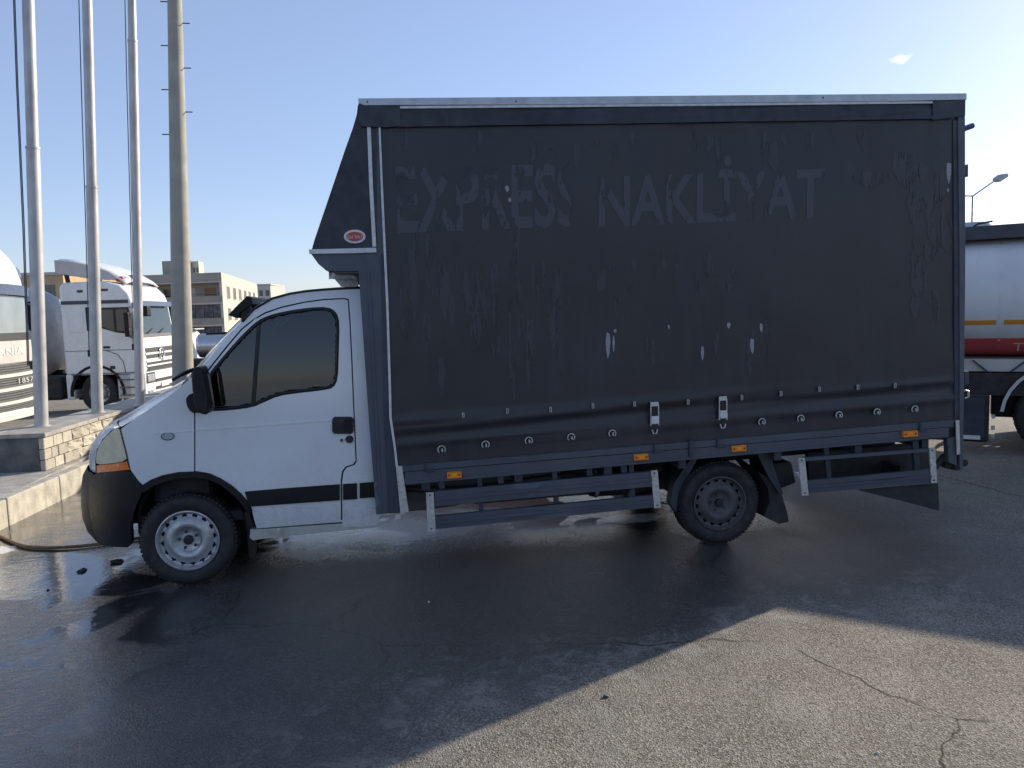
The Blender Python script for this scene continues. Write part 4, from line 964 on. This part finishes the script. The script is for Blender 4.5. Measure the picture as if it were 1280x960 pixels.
MB().bb((-5, -1.15, .74), (X1, -1.1, 1.01)).build('side_beam', 'chassis_black', TK)
MB().bb((.30, -.75, .42), (.62, -.5, .92)).build('chassis_fill', 'chassis_black', TK, .03)  # plain dark chassis block added to fill the darkness beside the locker
lk = MB().bb((-.95, -1.2, .16), (.27, -.7, .76)).build('locker', 'chassis_black', TK, .03)
MB().bb((-.9, -1.215, .22), (.22, -1.2, .71)).build('locker_door', 'slate_dark', lk, .02)
MB().bar((-.5, -1.215, .56), (.2, -1.215, .42), .008, .012).build('door_crease', 'slate_dark', lk)
MB().bb((-.1, -1.25, .20), (.18, -1.21, .245)).build('reflector', 'letter_white', lk)
for z in (.22, .32, .46): MB().bb((.29, -1.2, z), (.33, -1.17, z+.05)).build('valve_handle', 'chrome', lk)
def bigwheel(root, c, r, w, side=-1, rimmat='rim_silver', hub=.0):
    s_ = side
    prof = [(r*.56, 0), (r*.62, .02*s_*0+.02), (r*.75, .035), (r*.9, .03), (r*.97, .01), (r, -.03), (r, -w+.03), (r*.95, -w), (r*.5, -w)]
    m = MB().lathe([(a, b*s_) for a, b in prof], (0, 0, 0), 'Y', 44)
    for k in range(44):
        a = 2*math.pi*k/44; m.box((math.cos(a)*r, s_*(-w*.5), math.sin(a)*r), (.016, w*.8, r*.07), Matrix.Rotation(-a, 3, 'Y'))
    t = m.build('tyre', 'tyre_rubber', root, 0, 40); t.location = c
    rp = [(r*.57, .0), (r*.55, .005), (r*.52, -.02), (r*.48, -.07), (r*.38, -.09), (r*.30, -.02), (r*.16, .0), (r*.15, .04), (0, .04)]
    MB().lathe([(a, b*s_) for a, b in rp], (0, 0, 0), 'Y', 40, lambda i, j: i == 3 and j % 4 == 0).build('rim', rimmat, t, 0, 40)
    for k in range(10):
        a = 2*math.pi*k/10; MB().lathe([(.016, -.02*s_), (.016, .015*s_), (0, .015*s_)], (math.cos(a)*r*.26, 0, math.sin(a)*r*.26), 'Y', 6).build('wheel_nut', 'chrome', t)
    return t
for x in (1.03, 2.36, 3.69, -8.3):
    for s_ in (-1, 1):
        bigwheel(TK, Vector((x, s_*1.15, .5)), .5, .36, s_, 'rim_dark')
    arc = [Vector((x+.62*math.cos(t), -1.24, .5+.62*math.sin(t))) for t in [math.radians(5+i*170/14) for i in range(15)]]
    for yy in (-1.24, .86):
        m = MB(); n_ = len(arc); m.v = [Vector((q.x, yy, q.z)) for q in arc]+[Vector((q.x, yy+.38, q.z)) for q in arc]+[Vector((x+(q.x-x)*1.06, yy, .5+(q.z-.5)*1.06)) for q in arc]
        m.f = [(i, i+1, i+1+n_, i+n_) for i in range(n_-1)]+[(i, i+1, i+1+2*n_, i+2*n_) for i in range(n_-1)]
        m.build('mudguard', 'tank_grey', TK, 0, 40)
    MB().tube([(x, -1.1, .5), (x, 1.1, .5)], .07, 8).build('axle', 'chassis_black', TK)
for y in (-.8, .8): MB().bb((-4.4, y-.06, .0), (-4.28, y+.06, .95)).build('landing_leg', 'chassis_black', TK)
# ================================================================== street lamp
def street_lamp():
    d = 36; b = atD(1216, 245, d); g = gz(b.y)
    r = empty('street_lamp', (b.x, b.y, g)); h = b.z-g
    tag(r, 'thin double armed street lamp rising over the tank trailer', 'street lamp')
    MB().tube([(0, 0, 0), (0, 0, h)], [.07, .04], 10).build('post', 'lamp_head', r, 0, True)
    e = atY(1246, 224, b.y)-Vector((b.x, b.y, g)); e2 = atY(1261, 219, b.y)-Vector((b.x, b.y, g))
    MB().tube([(0, 0, h), e], .035, 8).build('arm', 'lamp_head', r)
    MB().tube([(0, 0, h), (-1.3, 0, h+.02)], .03, 8).build('arm', 'lamp_head', r)
    d_ = (e2-e).normalized(); n = Vector((-d_.z, 0, d_.x))
    MB().prism([e-n*.1, e+d_*.2-n*.17, e2-n*.06, e2+n*.1, e+d_*.3+n*.16, e+n*.07], (0, .28, 0)).build('lamp_head', 'lamp_head', r, .04)
    MB().bb((-1.75, -.1, h-.05), (-1.3, .18, h+.1)).build('lamp_head', 'lamp_head', r, .03)
street_lamp()
# ================================================================== white tractor unit with a tank trailer, left background
def gpoint(px, d):
    p = atD(px, 480, d); return Vector((p.x, p.y, gz(p.y)))
def ground_at(px, d): return gpoint(px, d)
AA = math.radians(-5); E0 = gpoint(177, 19.7); ax_, ay_ = plan(AA)
AX = empty('tractor_unit', E0+ay_*1.25, AA); tag(AX, 'white tractor unit with roof spoiler seen between the flagpoles', 'truck'); AX.scale = (.92, 1, 1)
cabp = [(-2.05, .98), (-2.05, 3.24), (-1.95, 3.36), (-.85, 3.38), (-.42, 3.28), (-.2, 3.06), (-.12, 2.86), (.0, 1.95), (.06, 1.3), (.06, 1.0), (-.2, .96)]
MB().prism([(x, -1.25, z) for x, z in cabp], (0, 2.5, 0)).build('cab', 'truck_white', AX, .11, 40, 4)
low = [(-2.05, .36), (-2.05, 1.0), (-1.2-.66, 1.0)]+[(-1.2+.66*math.cos(t), .5+.66*math.sin(t)) for t in [math.radians(150-i*12) for i in range(11)]]+[(-.5, .42), (-.5, .98), (-.5, 1.02)]
MB().bb((-2.05, -1.24, .36), (-1.86, -.8, 1.0)).build('rear_skirt', 'truck_white', AX, .03)
arcs = [(-1.2+.67*math.cos(t), .5+.67*math.sin(t)) for t in [math.radians(i*10-5) for i in range(20)]]
m = MB(); n_ = len(arcs); m.v = [Vector((x, -1.25, z)) for x, z in arcs]+[Vector((x, -.7, z)) for x, z in arcs]+[Vector((-1.2+(x+1.2)*1.12, -1.26, .5+(z-.5)*1.1)) for x, z in arcs]
m.f = [(i, i+1, i+1+n_, i+n_) for i in range(n_-1)]+[(i, i+1, i+1+2*n_, i+2*n_) for i in range(n_-1)]
m.build('wheel_arch', 'black_plastic', AX, 0, 40)
MB().bb((-2.0, -.75, .3), (-.1, .75, 1.1)).build('engine_bay', 'chassis_black', AX)
bigwheel(AX, Vector((-1.2, -1.18, .5)), .5, .32, -1); bigwheel(AX, Vector((-1.2, 1.18, .5)), .5, .32, 1)
# dark trim band under the roof, door lines, steps
MB().bb((-2.0, -1.262, 2.80), (-.2, -1.24, 2.89)).build('roof_band', 'truck_band', AX)
MB().prism([(-1.05, -1.258, 2.70), (-.20, -1.258, 2.70), (-.1, -1.258, 2.0), (-.55, -1.258, 2.05), (-1.05, -1.258, 2.2)], (0, .02, 0)).build('window_seal', 'seal_rubber', AX)
w_ = MB().prism([(-1.0, -1.264, 2.65), (-.62, -1.264, 2.65), (-.62, -1.264, 2.1), (-1.0, -1.264, 2.24)], (0, .02, 0)).build('door_window', 'window_dark', AX)
MB().prism([(-.55, -1.264, 2.65), (-.25, -1.264, 2.65), (-.16, -1.264, 2.08), (-.55, -1.264, 2.1)], (0, .02, 0)).build('door_window', 'window_dark', AX)
MB().bb((-1.36, -1.268, 2.12), (-1.2, -1.245, 2.72)).build('dark_curtain', 'interior_dark', AX)
MB().prism([(-1.8, -1.262, 2.62), (-1.45, -1.262, 2.62), (-1.45, -1.262, 2.08), (-1.8, -1.262, 2.08)], (0, .02, 0)).build('side_hatch', 'truck_white', AX, .03)
for z0, z1, x0, x1 in ((1.60, 1.615, -2.0, -.1), (1.0, 1.02, -1.9, -.1)): MB().bb((x0, -1.257, z0), (x1, -1.24, z1)).build('panel_line', 'grille_mid', AX)
MB().tube([(-.95, -1.258, 1.62), (-.6, -1.258, 1.5), (-.45, -1.258, 1.3), (-.4, -1.258, 1.0)], .01, 5).build('door_line', 'grille_mid', AX)
MB().bb((-.95, -1.285, 1.66), (-.78, -1.25, 1.71)).build('door_handle', 'black_plastic', AX)
MB().bb((-.82, -1.27, 1.12), (-.68, -1.25, 1.2)).build('side_lamp', 'black_gloss', AX, .02)
MB().bb((-.66, -1.24, .34), (-.02, -.9, .96)).build('step_box', 'truck_greige', AX, .03)
for z in (.42, .62, .82): MB().bb((-.6, -1.27, z), (-.1, -1.2, z+.03)).build('step', 'grille_mid', AX)
# mirror pair
for dz, h in ((2.35, .42), (2.05, .22)): MB().bb((-.24, -1.52, dz-h/2), (-.1, -1.30, dz+h/2)).build('mirror', 'black_plastic', AX, .03)
MB().tube([(-.15, -1.25, 2.7), (-.15, -1.42, 2.68), (-.15, -1.42, 1.95), (-.15, -1.25, 1.9)], .018, 6).build('mirror_arm', 'black_plastic', AX)
# front
def fx(z): # x of the front skin at height z
    P = [(.96, .06), (1.3, .06), (1.95, .0), (2.86, -.12), (3.06, -.2)]
    for a, b in zip(P, P[1:]):
        if a[0] <= z <= b[0]: return a[1]+(b[1]-a[1])*(z-a[0])/(b[0]-a[0])
    return .06
def fpl(name, z0, z1, y0, y1, off, mat, dep=.03, bevel=0.):
    return MB().prism([(fx(z0)+off, y0, z0), (fx(z0)+off, y1, z0), (fx(z1)+off, y1, z1), (fx(z1)+off, y0, z1)], (-dep, 0, 0)).build(name, mat, AX, bevel)
fpl('windscreen', 1.98, 2.80, -1.12, 1.12, .012, 'glass_truck', .01)
fpl('screen_backing', 2.0, 2.78, -1.1, 1.1, .004, 'lamp_grey', .002)
fpl('sun_visor', 2.72, 2.86, -1.15, 1.15, .16, 'visor_blue', .04, .01)
fpl('screen_base', 1.90, 1.99, -1.15, 1.15, .015, 'grille_mid')
MB().bb((.02, -1.05, 2.45), (.22, -.8, 2.72)).build('front_mirror', 'black_plastic', AX, .03)
for z0, z1, k in ((1.50, 1.62, 'grille_dark'), (1.34, 1.43, 'grille_dark'), (1.16, 1.23, 'grille_dark'), (1.02, 1.12, 'grille_dark')): fpl('grille_slot', z0, z1, -.95, .95, .015, k)
for z0 in (1.44, 1.24, 1.125): fpl('grille_bar', z0, z0+.05, -1.0, 1.0, .04, 'truck_white', .04, .012)
MB().prism([(.1, -1.25, .36), (.1, 1.25, .36), (.12, 1.25, 1.0), (.12, -1.25, 1.0)], (-.45, 0, 0)).build('bumper', 'truck_white', AX, .06, 40, 3)
MB().bb((.09, -1.19, .70), (.135, -.62, .98)).build('headlight_bezel', 'grille_dark', AX, .03)
MB().bb((.10, -1.15, .74), (.15, -.68, .94)).build('headlight', 'lamp_grey', AX, .03)
MB().bb((.10, .72, .62), (.14, 1.15, .84)).build('headlight', 'lamp_grey', AX, .03)
MB().bb((.10, -1.1, .42), (.135, -.8, .52)).build('fog_lamp', 'lamp_grey', AX, .02)
for z in (.5, .70): MB().bb((.10, -.58, z), (.13, .62, z+.08)).build('bumper_slot', 'grille_dark', AX)
MB().bb((.12, -.26, .55), (.14, .26, .66)).build('number_plate', 'letter_white', AX)
ring = [Vector((.09, .2*math.cos(t)*.8-.0, 1.42+.16*math.sin(t))) for t in [2*math.pi*i/24 for i in range(25)]]
bd = MB().tube(ring, .022, 8, False).build('badge_ring', 'chrome', AX, 0, True)
for t in (90, 210, 330): MB().bar((.09, 0, 1.42), (.09, .16*math.cos(math.radians(t)), 1.42+.16*math.sin(math.radians(t))), .02, .03, (1, 0, 0)).build('badge_spoke', 'chrome', bd)
MB().tube([(.04, -.7, 2.0), (.0, -.3, 2.12), (.0, -.25, 2.13)], .012, 5).build('wiper', 'chassis_black', AX); MB().tube([(.04, .1, 2.0), (.0, .5, 2.12)], .012, 5).build('wiper', 'chassis_black', AX)
# roof spoiler: top shell and two side wings on struts
prof = [(-2.2, 4.02), (-1.7, 3.97), (-1.2, 3.86), (-.75, 3.7), (-.4, 3.5), (-.3, 3.40)]
m = MB(); K = 9
for x, z in prof:
    for j in range(K): y = -1.05+2.1*j/(K-1); m.v.append(Vector((x, y, z-.10*(y/1.05)**4)))
for i in range(len(prof)-1):
    for j in range(K-1): m.f.append((i*K+j, i*K+j+1, (i+1)*K+j+1, (i+1)*K+j))
o = m.build('spoiler_top', 'truck_white', AX, 0, True); sm = o.modifiers.new('s', 'SOLIDIFY'); sm.thickness = .04
for s_ in (-1, 1):
    MB().prism([(-2.2, s_*1.06, 3.95), (-2.2, s_*1.06, 3.62), (-1.4, s_*1.1, 3.47), (-.75, s_*1.1, 3.40), (-.5, s_*1.08, 3.44), (-.75, s_*1.06, 3.62), (-1.2, s_*1.06, 3.78), (-1.7, s_*1.06, 3.89)], (0, .03, 0)).build('spoiler_wing', 'truck_greige', AX, .01)
    MB().bar((-1.95, s_*.9, 3.36), (-2.0, s_*.9, 3.68), .06, .1).build('spoiler_strut', 'chassis_black', AX)
MB().bb((-.55, -.5, 3.42), (-.25, -.2, 3.56)).build('roof_lamp', 'lamp_grey', AX, .05); MB().bb((-.62, -1.0, 3.36), (-.4, -.6, 3.5)).build('warning_lamp', 'stripe_red', AX, .04)
MB().bb((-1.55, -1.262, 3.10), (-1.4, -1.22, 3.16)).build('roof_marker', 'black_gloss', AX); MB().bb((-.9, -1.262, 3.12), (-.72, -1.22, 3.18)).build('roof_marker', 'black_gloss', AX)
# chassis behind the cab
for y in (-.45, .45): MB().bb((-6.2, y-.05, .65), (-2.0, y+.05, .95)).build('chassis_rail', 'chassis_black', AX)
MB().bb((-3.6, -1.2, .35), (-2.2, -.7, .98)).build('fuel_tank', 'chassis_black', AX, .08)
for s_ in (-1, 1): bigwheel(AX, Vector((-4.9, s_*1.15, .5)), .5, .5, s_, 'rim_dark')
# its tank trailer
TT = empty('grey_tank_trailer', E0+ay_*1.25-ax_*2.5, AA); tag(TT, 'grey tank trailer with side ladder behind the white tractor unit', 'trailer')
MB().lathe([(0, 0), (.7, -.0), (1.0, -.12), (1.16, -.4), (1.2, -.7), (1.2, -9), (0, -9.2)], (-.1, 0, 2.1), 'X', 44).build('tank', 'tank_grey', TT, 0, 40)
for x in (-2.2, -4.5, -7): MB().lathe([(1.215, -.04), (1.23, 0), (1.215, .04)], (x, 0, 2.1), 'X', 44).build('hoop', 'tank_grey', TT, 0, 40)
for y in (-.5, .5): MB().bb((-9, y-.06, .75), (-.3, y+.06, 1.05)).build('chassis_beam', 'chassis_black', TT)
for dx in (0, .34):
    MB().tube([(-.35-dx, -1.22, 1.0), (-.35-dx, -1.27, 2.2), (-.35-dx, -.95, 3.2)], .02, 6).build('ladder_rail', 'chassis_black', TT)
for i in range(7): z = 1.1+i*.26; MB().tube([(-.35, -1.22-.02*i*.5, z), (-.69, -1.22-.02*i*.5, z)], .015, 6).build('ladder_rung', 'chassis_black', TT)
for x in (-6, -7.3, -8.6):
    for s_ in (-1, 1): bigwheel(TT, Vector((x, s_*1.12, .5)), .5, .4, s_, 'rim_dark')
for y in (-.8, .8): MB().bb((-3, y-.06, .0), (-2.88, y+.06, .95)).build('landing_leg', 'chassis_black', TT)
# ================================================================== second tractor at the left edge, facing the camera
SA = math.radians(-7); E1 = gpoint(8, 14.4); sx, sy = plan(SA)
SC = empty('tractor_unit', E1, SA); tag(SC, 'cream tractor unit with mesh grille, cut off by the left edge', 'truck')
def splan(s_, z, off=0.):
    # s_ in -1..1 runs round the nose from right flank to left flank
    r = .42; hw = 1.25; cx = -.08*((max(z, 1.6)-1.6)/1.9)**1.5-.25*max(0, (z-2.7)/.9)**2.2; flat = hw-r; arc = r*math.pi/2
    L = flat+arc; d = abs(s_)*L; sg = 1 if s_ > 0 else -1
    if d <= flat: x, y, nx, ny = cx-.06*(d/flat)**2, d, 1, 0
    else:
        t = (d-flat)/r; x = cx-.06-r+r*math.cos(t); y = flat+r*math.sin(t); nx, ny = math.cos(t), math.sin(t)
    return Vector((x+nx*off, sg*(y+ny*off), z))
def sband(name, z0, z1, s0, s1, off, mat, dep=.03, slope=0., n=24, nz=3, par=SC):
    m = MB()
    for k in range(2):
        for j in range(nz+1):
            for i in range(n+1):
                s_ = s0+(s1-s0)*i/n; z = z0+(z1-z0)*j/nz+slope*abs(s_)**2; m.v.append(splan(s_, z, off-dep*k))
    A = (nz+1)*(n+1); W = n+1
    for j in range(nz):
        for i in range(n): a = j*W+i; m.f += [(a, a+1, a+W+1, a+W), (A+a, A+a+W, A+a+W+1, A+a+1)]
    for i in range(n): m.f += [(i, A+i, A+i+1, i+1), (nz*W+i, nz*W+i+1, A+nz*W+i+1, A+nz*W+i)]
    for j in range(nz): m.f += [(j*W, j*W+W, A+j*W+W, A+j*W), (j*W+n, A+j*W+n, A+j*W+W+n, j*W+W+n)]
    return m.build(name, mat, par, 0, 50)
# shell
m = MB(); zs = [.35, .8, 1.3, 1.75, 2.0, 2.6, 2.8, 3.0, 3.2, 3.4, 3.52, 3.6]; n = 40
for z in zs:
    k = 1 if z < 3.3 else (1-(z-3.3)*.6)
    for i in range(n+1):
        q = splan(-1+2*i/n, z); m.v.append(Vector((q.x, q.y*k, z)))
    m.v.append(Vector((-2.2, 1.25*k, z))); m.v.append(Vector((-2.2, -1.25*k, z)))
W = n+3
for j in range(len(zs)-1):
    for i in range(W): m.f.append((j*W+i, j*W+(i+1) % W, (j+1)*W+(i+1) % W, (j+1)*W+i))
m.f.append(tuple((len(zs)-1)*W+i for i in range(W)))
m.build('cab', 'truck_cream', SC, 0, 45)
sband('sun_visor', 2.66, 2.86, -.98, .98, .10, 'visor_blue', .05, -.05)
sband('screen_frame', 1.86, 2.74, -.97, .97, .006, 'seal_rubber', .01)
sband('windscreen', 1.93, 2.68, -.93, .93, .014, 'screen_sky', .01)
sband('wiper_tray', 1.78, 1.92, -.97, .97, .025, 'grille_dark', .04)
sband('nose_panel', 1.36, 1.78, -.78, .78, .03, 'truck_greige', .05)
for z0, z1, mt in ((1.16, 1.34, 'grille_dark'), (.90, 1.08, 'grille_dark'), (.64, .83, 'grille_dark'), (.42, .57, 'grille_dark')):
    g_ = sband('grille_mesh', z0, z1, -.74, .74, .015, mt, .03, .03)
    for k in range(4):
        zz = z0+(z1-z0)*(k+.5)/4
        sband('mesh_rib', zz-.012, zz+.008, -.73, .73, .028, 'grille_mid', .02, .03, 24, 1, g_)
for z in (1.09, .83, .575): sband('grille_bar', z, z+.062, -.80, .80, .05, 'truck_cream', .05, .03, 24, 2)
sband('corner_panel', .55, 1.5, .79, .99, .03, 'truck_greige', .04, 0, 10); sband('corner_panel', .55, 1.5, -.99, -.79, .03, 'truck_greige', .04, 0, 10)
sband('corner_vent', 1.32, 1.62, .84, .99, .045, 'grille_dark', .03, .05, 8); 
for z in (.72, .92, 1.12): sband('panel_line', z, z+.018, .79, .99, .036, 'grille_mid', .02, 0, 8, 1)
sband('bumper', .28, .44, -.97, .97, .06, 'truck_cream', .08); sband('headlight', .58, .86, .84, .97, .05, 'lamp_lens', .05, 0, 8)
sband('number_plate', .36, .46, -.3, .3, .075, 'letter_white', .01)
def Sf(u, v): return splan(-.44+.86*u, 1.50+.15*v, .036)
lettering('lettering', 'SCANIA', Sf, 'letter_silver', SC, .03)
lettering('lettering', '1857', lambda u, v: splan(.22+.38*u, .95+.1*v, .05), 'letter_silver', SC)
rl = sband('roof_lamp', 3.02, 3.22, .66, .80, .03, 'chrome', .05, 0, 6); sband('roof_lamp_lens', 3.05, 3.19, .685, .775, .036, 'lamp_grey', .02, 0, 6, 3, rl)
hn = MB().lathe([(.03, 0), (.035, .4), (.05, .55), (.08, .62)], (-.75, .25, 3.74), 'X', 14).build('air_horn', 'chrome', SC, 0, 40); MB().bb((-.5, .22, 3.5), (-.44, .28, 3.74)).build('horn_bracket', 'chassis_black', hn)
mr = MB().bb((-.30, 1.32, 1.95), (-.12, 1.55, 2.55)).build('mirror', 'black_plastic', SC, .04); MB().tube([(-.2, 1.2, 2.5), (-.2, 1.4, 2.45)], .03, 6).build('mirror_arm', 'black_plastic', mr)
for s_ in (-1, 1): bigwheel(SC, Vector((-1.4, s_*1.15, .5)), .5, .32, s_)
for y in (-.45, .45): MB().bb((-6, y-.05, .6), (-1.5, y+.05, .9)).build('chassis_rail', 'chassis_black', SC)
MB().bb((-2.1, -1.0, .3), (-.5, 1.0, 1.0)).build('engine_bay', 'chassis_black', SC)
# ================================================================== silver tanker and white van farther back
p = gpoint(262, 52); STK = empty('silver_tanker', p, math.radians(8)); tag(STK, 'small silver tanker parked between the concrete mast and the white cab', 'tanker')
MB().lathe([(0, -.1), (.5, -.06), (.78, .1), (.82, .3), (.82, 6), (0, 6.1)], (-.6, 0, 2.12), 'X', 36).build('tank', 'tank_steel', STK, 0, 40)
MB().bb((.0, -.3, 2.92), (5, .3, 3.0)).build('walkway', 'chassis_black', STK)
MB().bb((-1, -.9, .9), (6, .9, 1.25)).build('chassis_beam', 'chassis_black', STK)
MB().bb((-.9, -1.1, .2), (1.2, -.6, .98)).build('locker', 'chassis_black', STK, .04)
for x in (1.9, 3.2):
    for s_ in (-1, 1): bigwheel(STK, Vector((x, s_*.9, .5)), .5, .3, s_, 'rim_dark')
MB().bb((-1.9, -.8, .8), (-1.1, .8, 1.7)).build('pump_box', 'grille_mid', STK, .05)
p = gpoint(240, 60); WV = empty('white_lorry', p, math.radians(-6)); tag(WV, 'white lorry cab half hidden behind the concrete mast', 'truck')
MB().prism([(-2, -1.2, .6), (1.0, -1.2, .6), (1.0, -1.2, 1.7), (.7, -1.2, 2.9), (.3, -1.2, 3.4), (-2, -1.2, 3.5)], (0, 2.4, 0)).build('cab', 'truck_white', WV, .12, 40, 3)
MB().bb((-.4, -1.22, 2.2), (.5, -1.18, 2.9)).build('door_window', 'window_dark', WV, .04)
MB().bb((-2, -1.0, 3.52), (.9, 1.0, 3.62)).build('roof_rack', 'truck_greige', WV, .03)
for x in (-1.2, .2):
    for s_ in (-1, 1): bigwheel(WV, Vector((x, s_*1.1, .5)), .5, .3, s_)
# ================================================================== buildings
def building():
    A = gpoint(176, 112); B_ = gpoint(285, 110); C_ = gpoint(328, 150)
    base = gz(B_.y)-1; top = atD(285, 341, 110).z; H = top-base
    r = empty('apartment_building', (B_.x, B_.y, base)); tag(r, 'grey apartment building with side walls coloured as sunlit and recessed balconies behind the mast', 'building')
    a = Vector((A.x-B_.x, A.y-B_.y, 0)); c = Vector((C_.x-B_.x, C_.y-B_.y, 0)); a *= 1.25
    La, Lc = a.length, c.length; ua, uc = a/La, c/Lc
    na = Vector((ua.y, -ua.x, 0)); na = na if na.y < 0 else -na; na = -uc/abs(uc.dot(na))
    ncr = Vector((uc.y, -uc.x, 0)); ncr = ncr if ncr.dot(a) < 0 else -ncr
    def quadbox(name, u, nrm, s0, s1, z0, z1, d0, d1, mat, par=r):
        P = [u*s0+nrm*d0, u*s1+nrm*d0, u*s1+nrm*d1, u*s0+nrm*d1]
        m = MB(); m.v = [q+Vector((0, 0, z0)) for q in P]+[q+Vector((0, 0, z1)) for q in P]
        m.f = [(0, 1, 2, 3), (4, 5, 6, 7), (0, 1, 5, 4), (1, 2, 6, 5), (2, 3, 7, 6), (3, 0, 4, 7)]
        return m.build(name, mat, par)
    fl = H-9.4, H-6.3, H-3.2           # floor levels under the parapet
    # body
    m = MB(); P = [Vector((0, 0, 0)), a, a+c, c]; P2 = [q+(-na*1.4 if i in (0, 1) else Vector()) for i, q in enumerate(P)]
    P2[0] = P2[0]-ncr*.0
    m.v = [Vector((q.x, q.y, 0)) for q in P2]+[Vector((q.x, q.y, H-.4)) for q in P2]; m.f = [(3, 2, 1, 0), (4, 5, 6, 7)]+[(i, (i+1) % 4, (i+1) % 4+4, i+4) for i in range(4)]
    m.build('wall', 'facade_grey', r)
    quadbox('side_wall', uc, ncr, 0, Lc, 0, H, -.3, .05, 'facade_sunlit')
    quadbox('parapet', ua, na, -.05, La, H-1.25, H, -1.6, .1, 'facade_grey')
    quadbox('cornice', ua, na, -.05, La, H-1.40, H-1.25, -1.6, .25, 'facade_trim')
    for k, z in enumerate((H-4.25, H-7.4, H-10.6)):
        quadbox('balcony_slab', ua, na, -.05, La, z-.25, z, -1.6, .2, 'facade_trim')
        quadbox('balcony_front', ua, na, -.05, La, z, z+.95, -.05, .15, 'facade_grey' if k != 1 else 'facade_grey')
        if k == 0:
            for i in range(5): quadbox('balcony_window', ua, na, 1.2+i*3.2, 3.0+i*3.2, z+.1, z+2.2, -1.45, -1.36, 'window_dark' if i % 2 == 0 else 'facade_trim')
            quadbox('rail', ua, na, .2, La, z+1.25, z+1.32, .0, .06, 'facade_dark')
        else:
            for i in range(12): quadbox('curtain_panel', ua, na, .25+i*1.35, 1.52+i*1.35, z+.95, z+2.85, -.12-.04*(i % 2), .02, 'curtain')
    quadbox('corner_pier', ua, na, -.06, .35, 0, H-1.25, -1.4, .12, 'facade_trim')
    for fz in (H-3.6, H-6.8):
        for i in range(6):
            s_ = 4+i*6.0; w_ = quadbox('window_surround', uc, ncr, s_-.2, s_+2.6, fz-.2, fz+1.9, .0, .12, 'facade_trim')
            quadbox('window', uc, ncr, s_, s_+2.4, fz, fz+1.75, .05, .15, 'curtain' if i % 2 else 'grille_mid')
    # stair tower
    quadbox('stair_tower', ua, na, 5.0, 9.6, H-.4, H+2.1, -7, -2.2, 'facade_grey')
    quadbox('tower_side', ua, na, 3.9, 5.0, H-.4, H+1.95, -6, -2.6, 'facade_sunlit')  # cream block paints in the tower's sunlit side
    for i in range(2): quadbox('tower_window', ua, na, 4.05+i*.45, 4.3+i*.45, H+.3, H+1.0, -2.62, -2.55, 'window_dark')
building()
def block(name, px0, px1, ytop, d, depth, mat, label):
    p0 = gpoint(px0, d); p1 = gpoint(px1, d); z0 = gz(p0.y)-1; zt = atD((px0+px1)/2, ytop, d).z
    r = empty(name, (p0.x, p0.y, z0)); tag(r, label, 'building'); u = p1-p0; u.z = 0; n_ = Vector((-u.y, u.x, 0)).normalized()*depth
    m = MB(); P = [Vector(), u, u+n_, n_]; m.v = P+[q+Vector((0, 0, zt-z0)) for q in P]; m.f = [(3, 2, 1, 0), (4, 5, 6, 7)]+[(i, (i+1) % 4, (i+1) % 4+4, i+4) for i in range(4)]
    m.build('wall', mat, r); un = u.normalized(); L = u.length; h = zt-z0
    q = MB().prism([-n_.normalized()*.2-un*.2, u-n_.normalized()*.2+un*.2, u+n_, n_], (0, 0, .35)); q.v = [v+Vector((0, 0, h)) for v in q.v]; q.build('roof_edge', 'facade_trim', r)
    k = max(2, int(L/3.2))
    for i in range(k):
        for zz in [h-2.6-3*j for j in range(int(max(1, h/3-1)))]:
            c = un*(L*(i+.5)/k)-n_.normalized()*.03; s_ = min(.8, L/k*.3)
            MB().prism([c-un*s_+Vector((0, 0, zz)), c+un*s_+Vector((0, 0, zz)), c+un*s_+Vector((0, 0, zz+1.4)), c-un*s_+Vector((0, 0, zz+1.4))], n_.normalized()*.1).build('window', 'window_dark', r)
    return r
block('long_building', -60, 90, 346, 95, 14, 'wall_tan', 'low tan building showing behind the leftmost flagpole')
block('distant_building', 329, 345, 357, 190, 12, 'facade_trim', 'small pale distant block just above the cab visor')
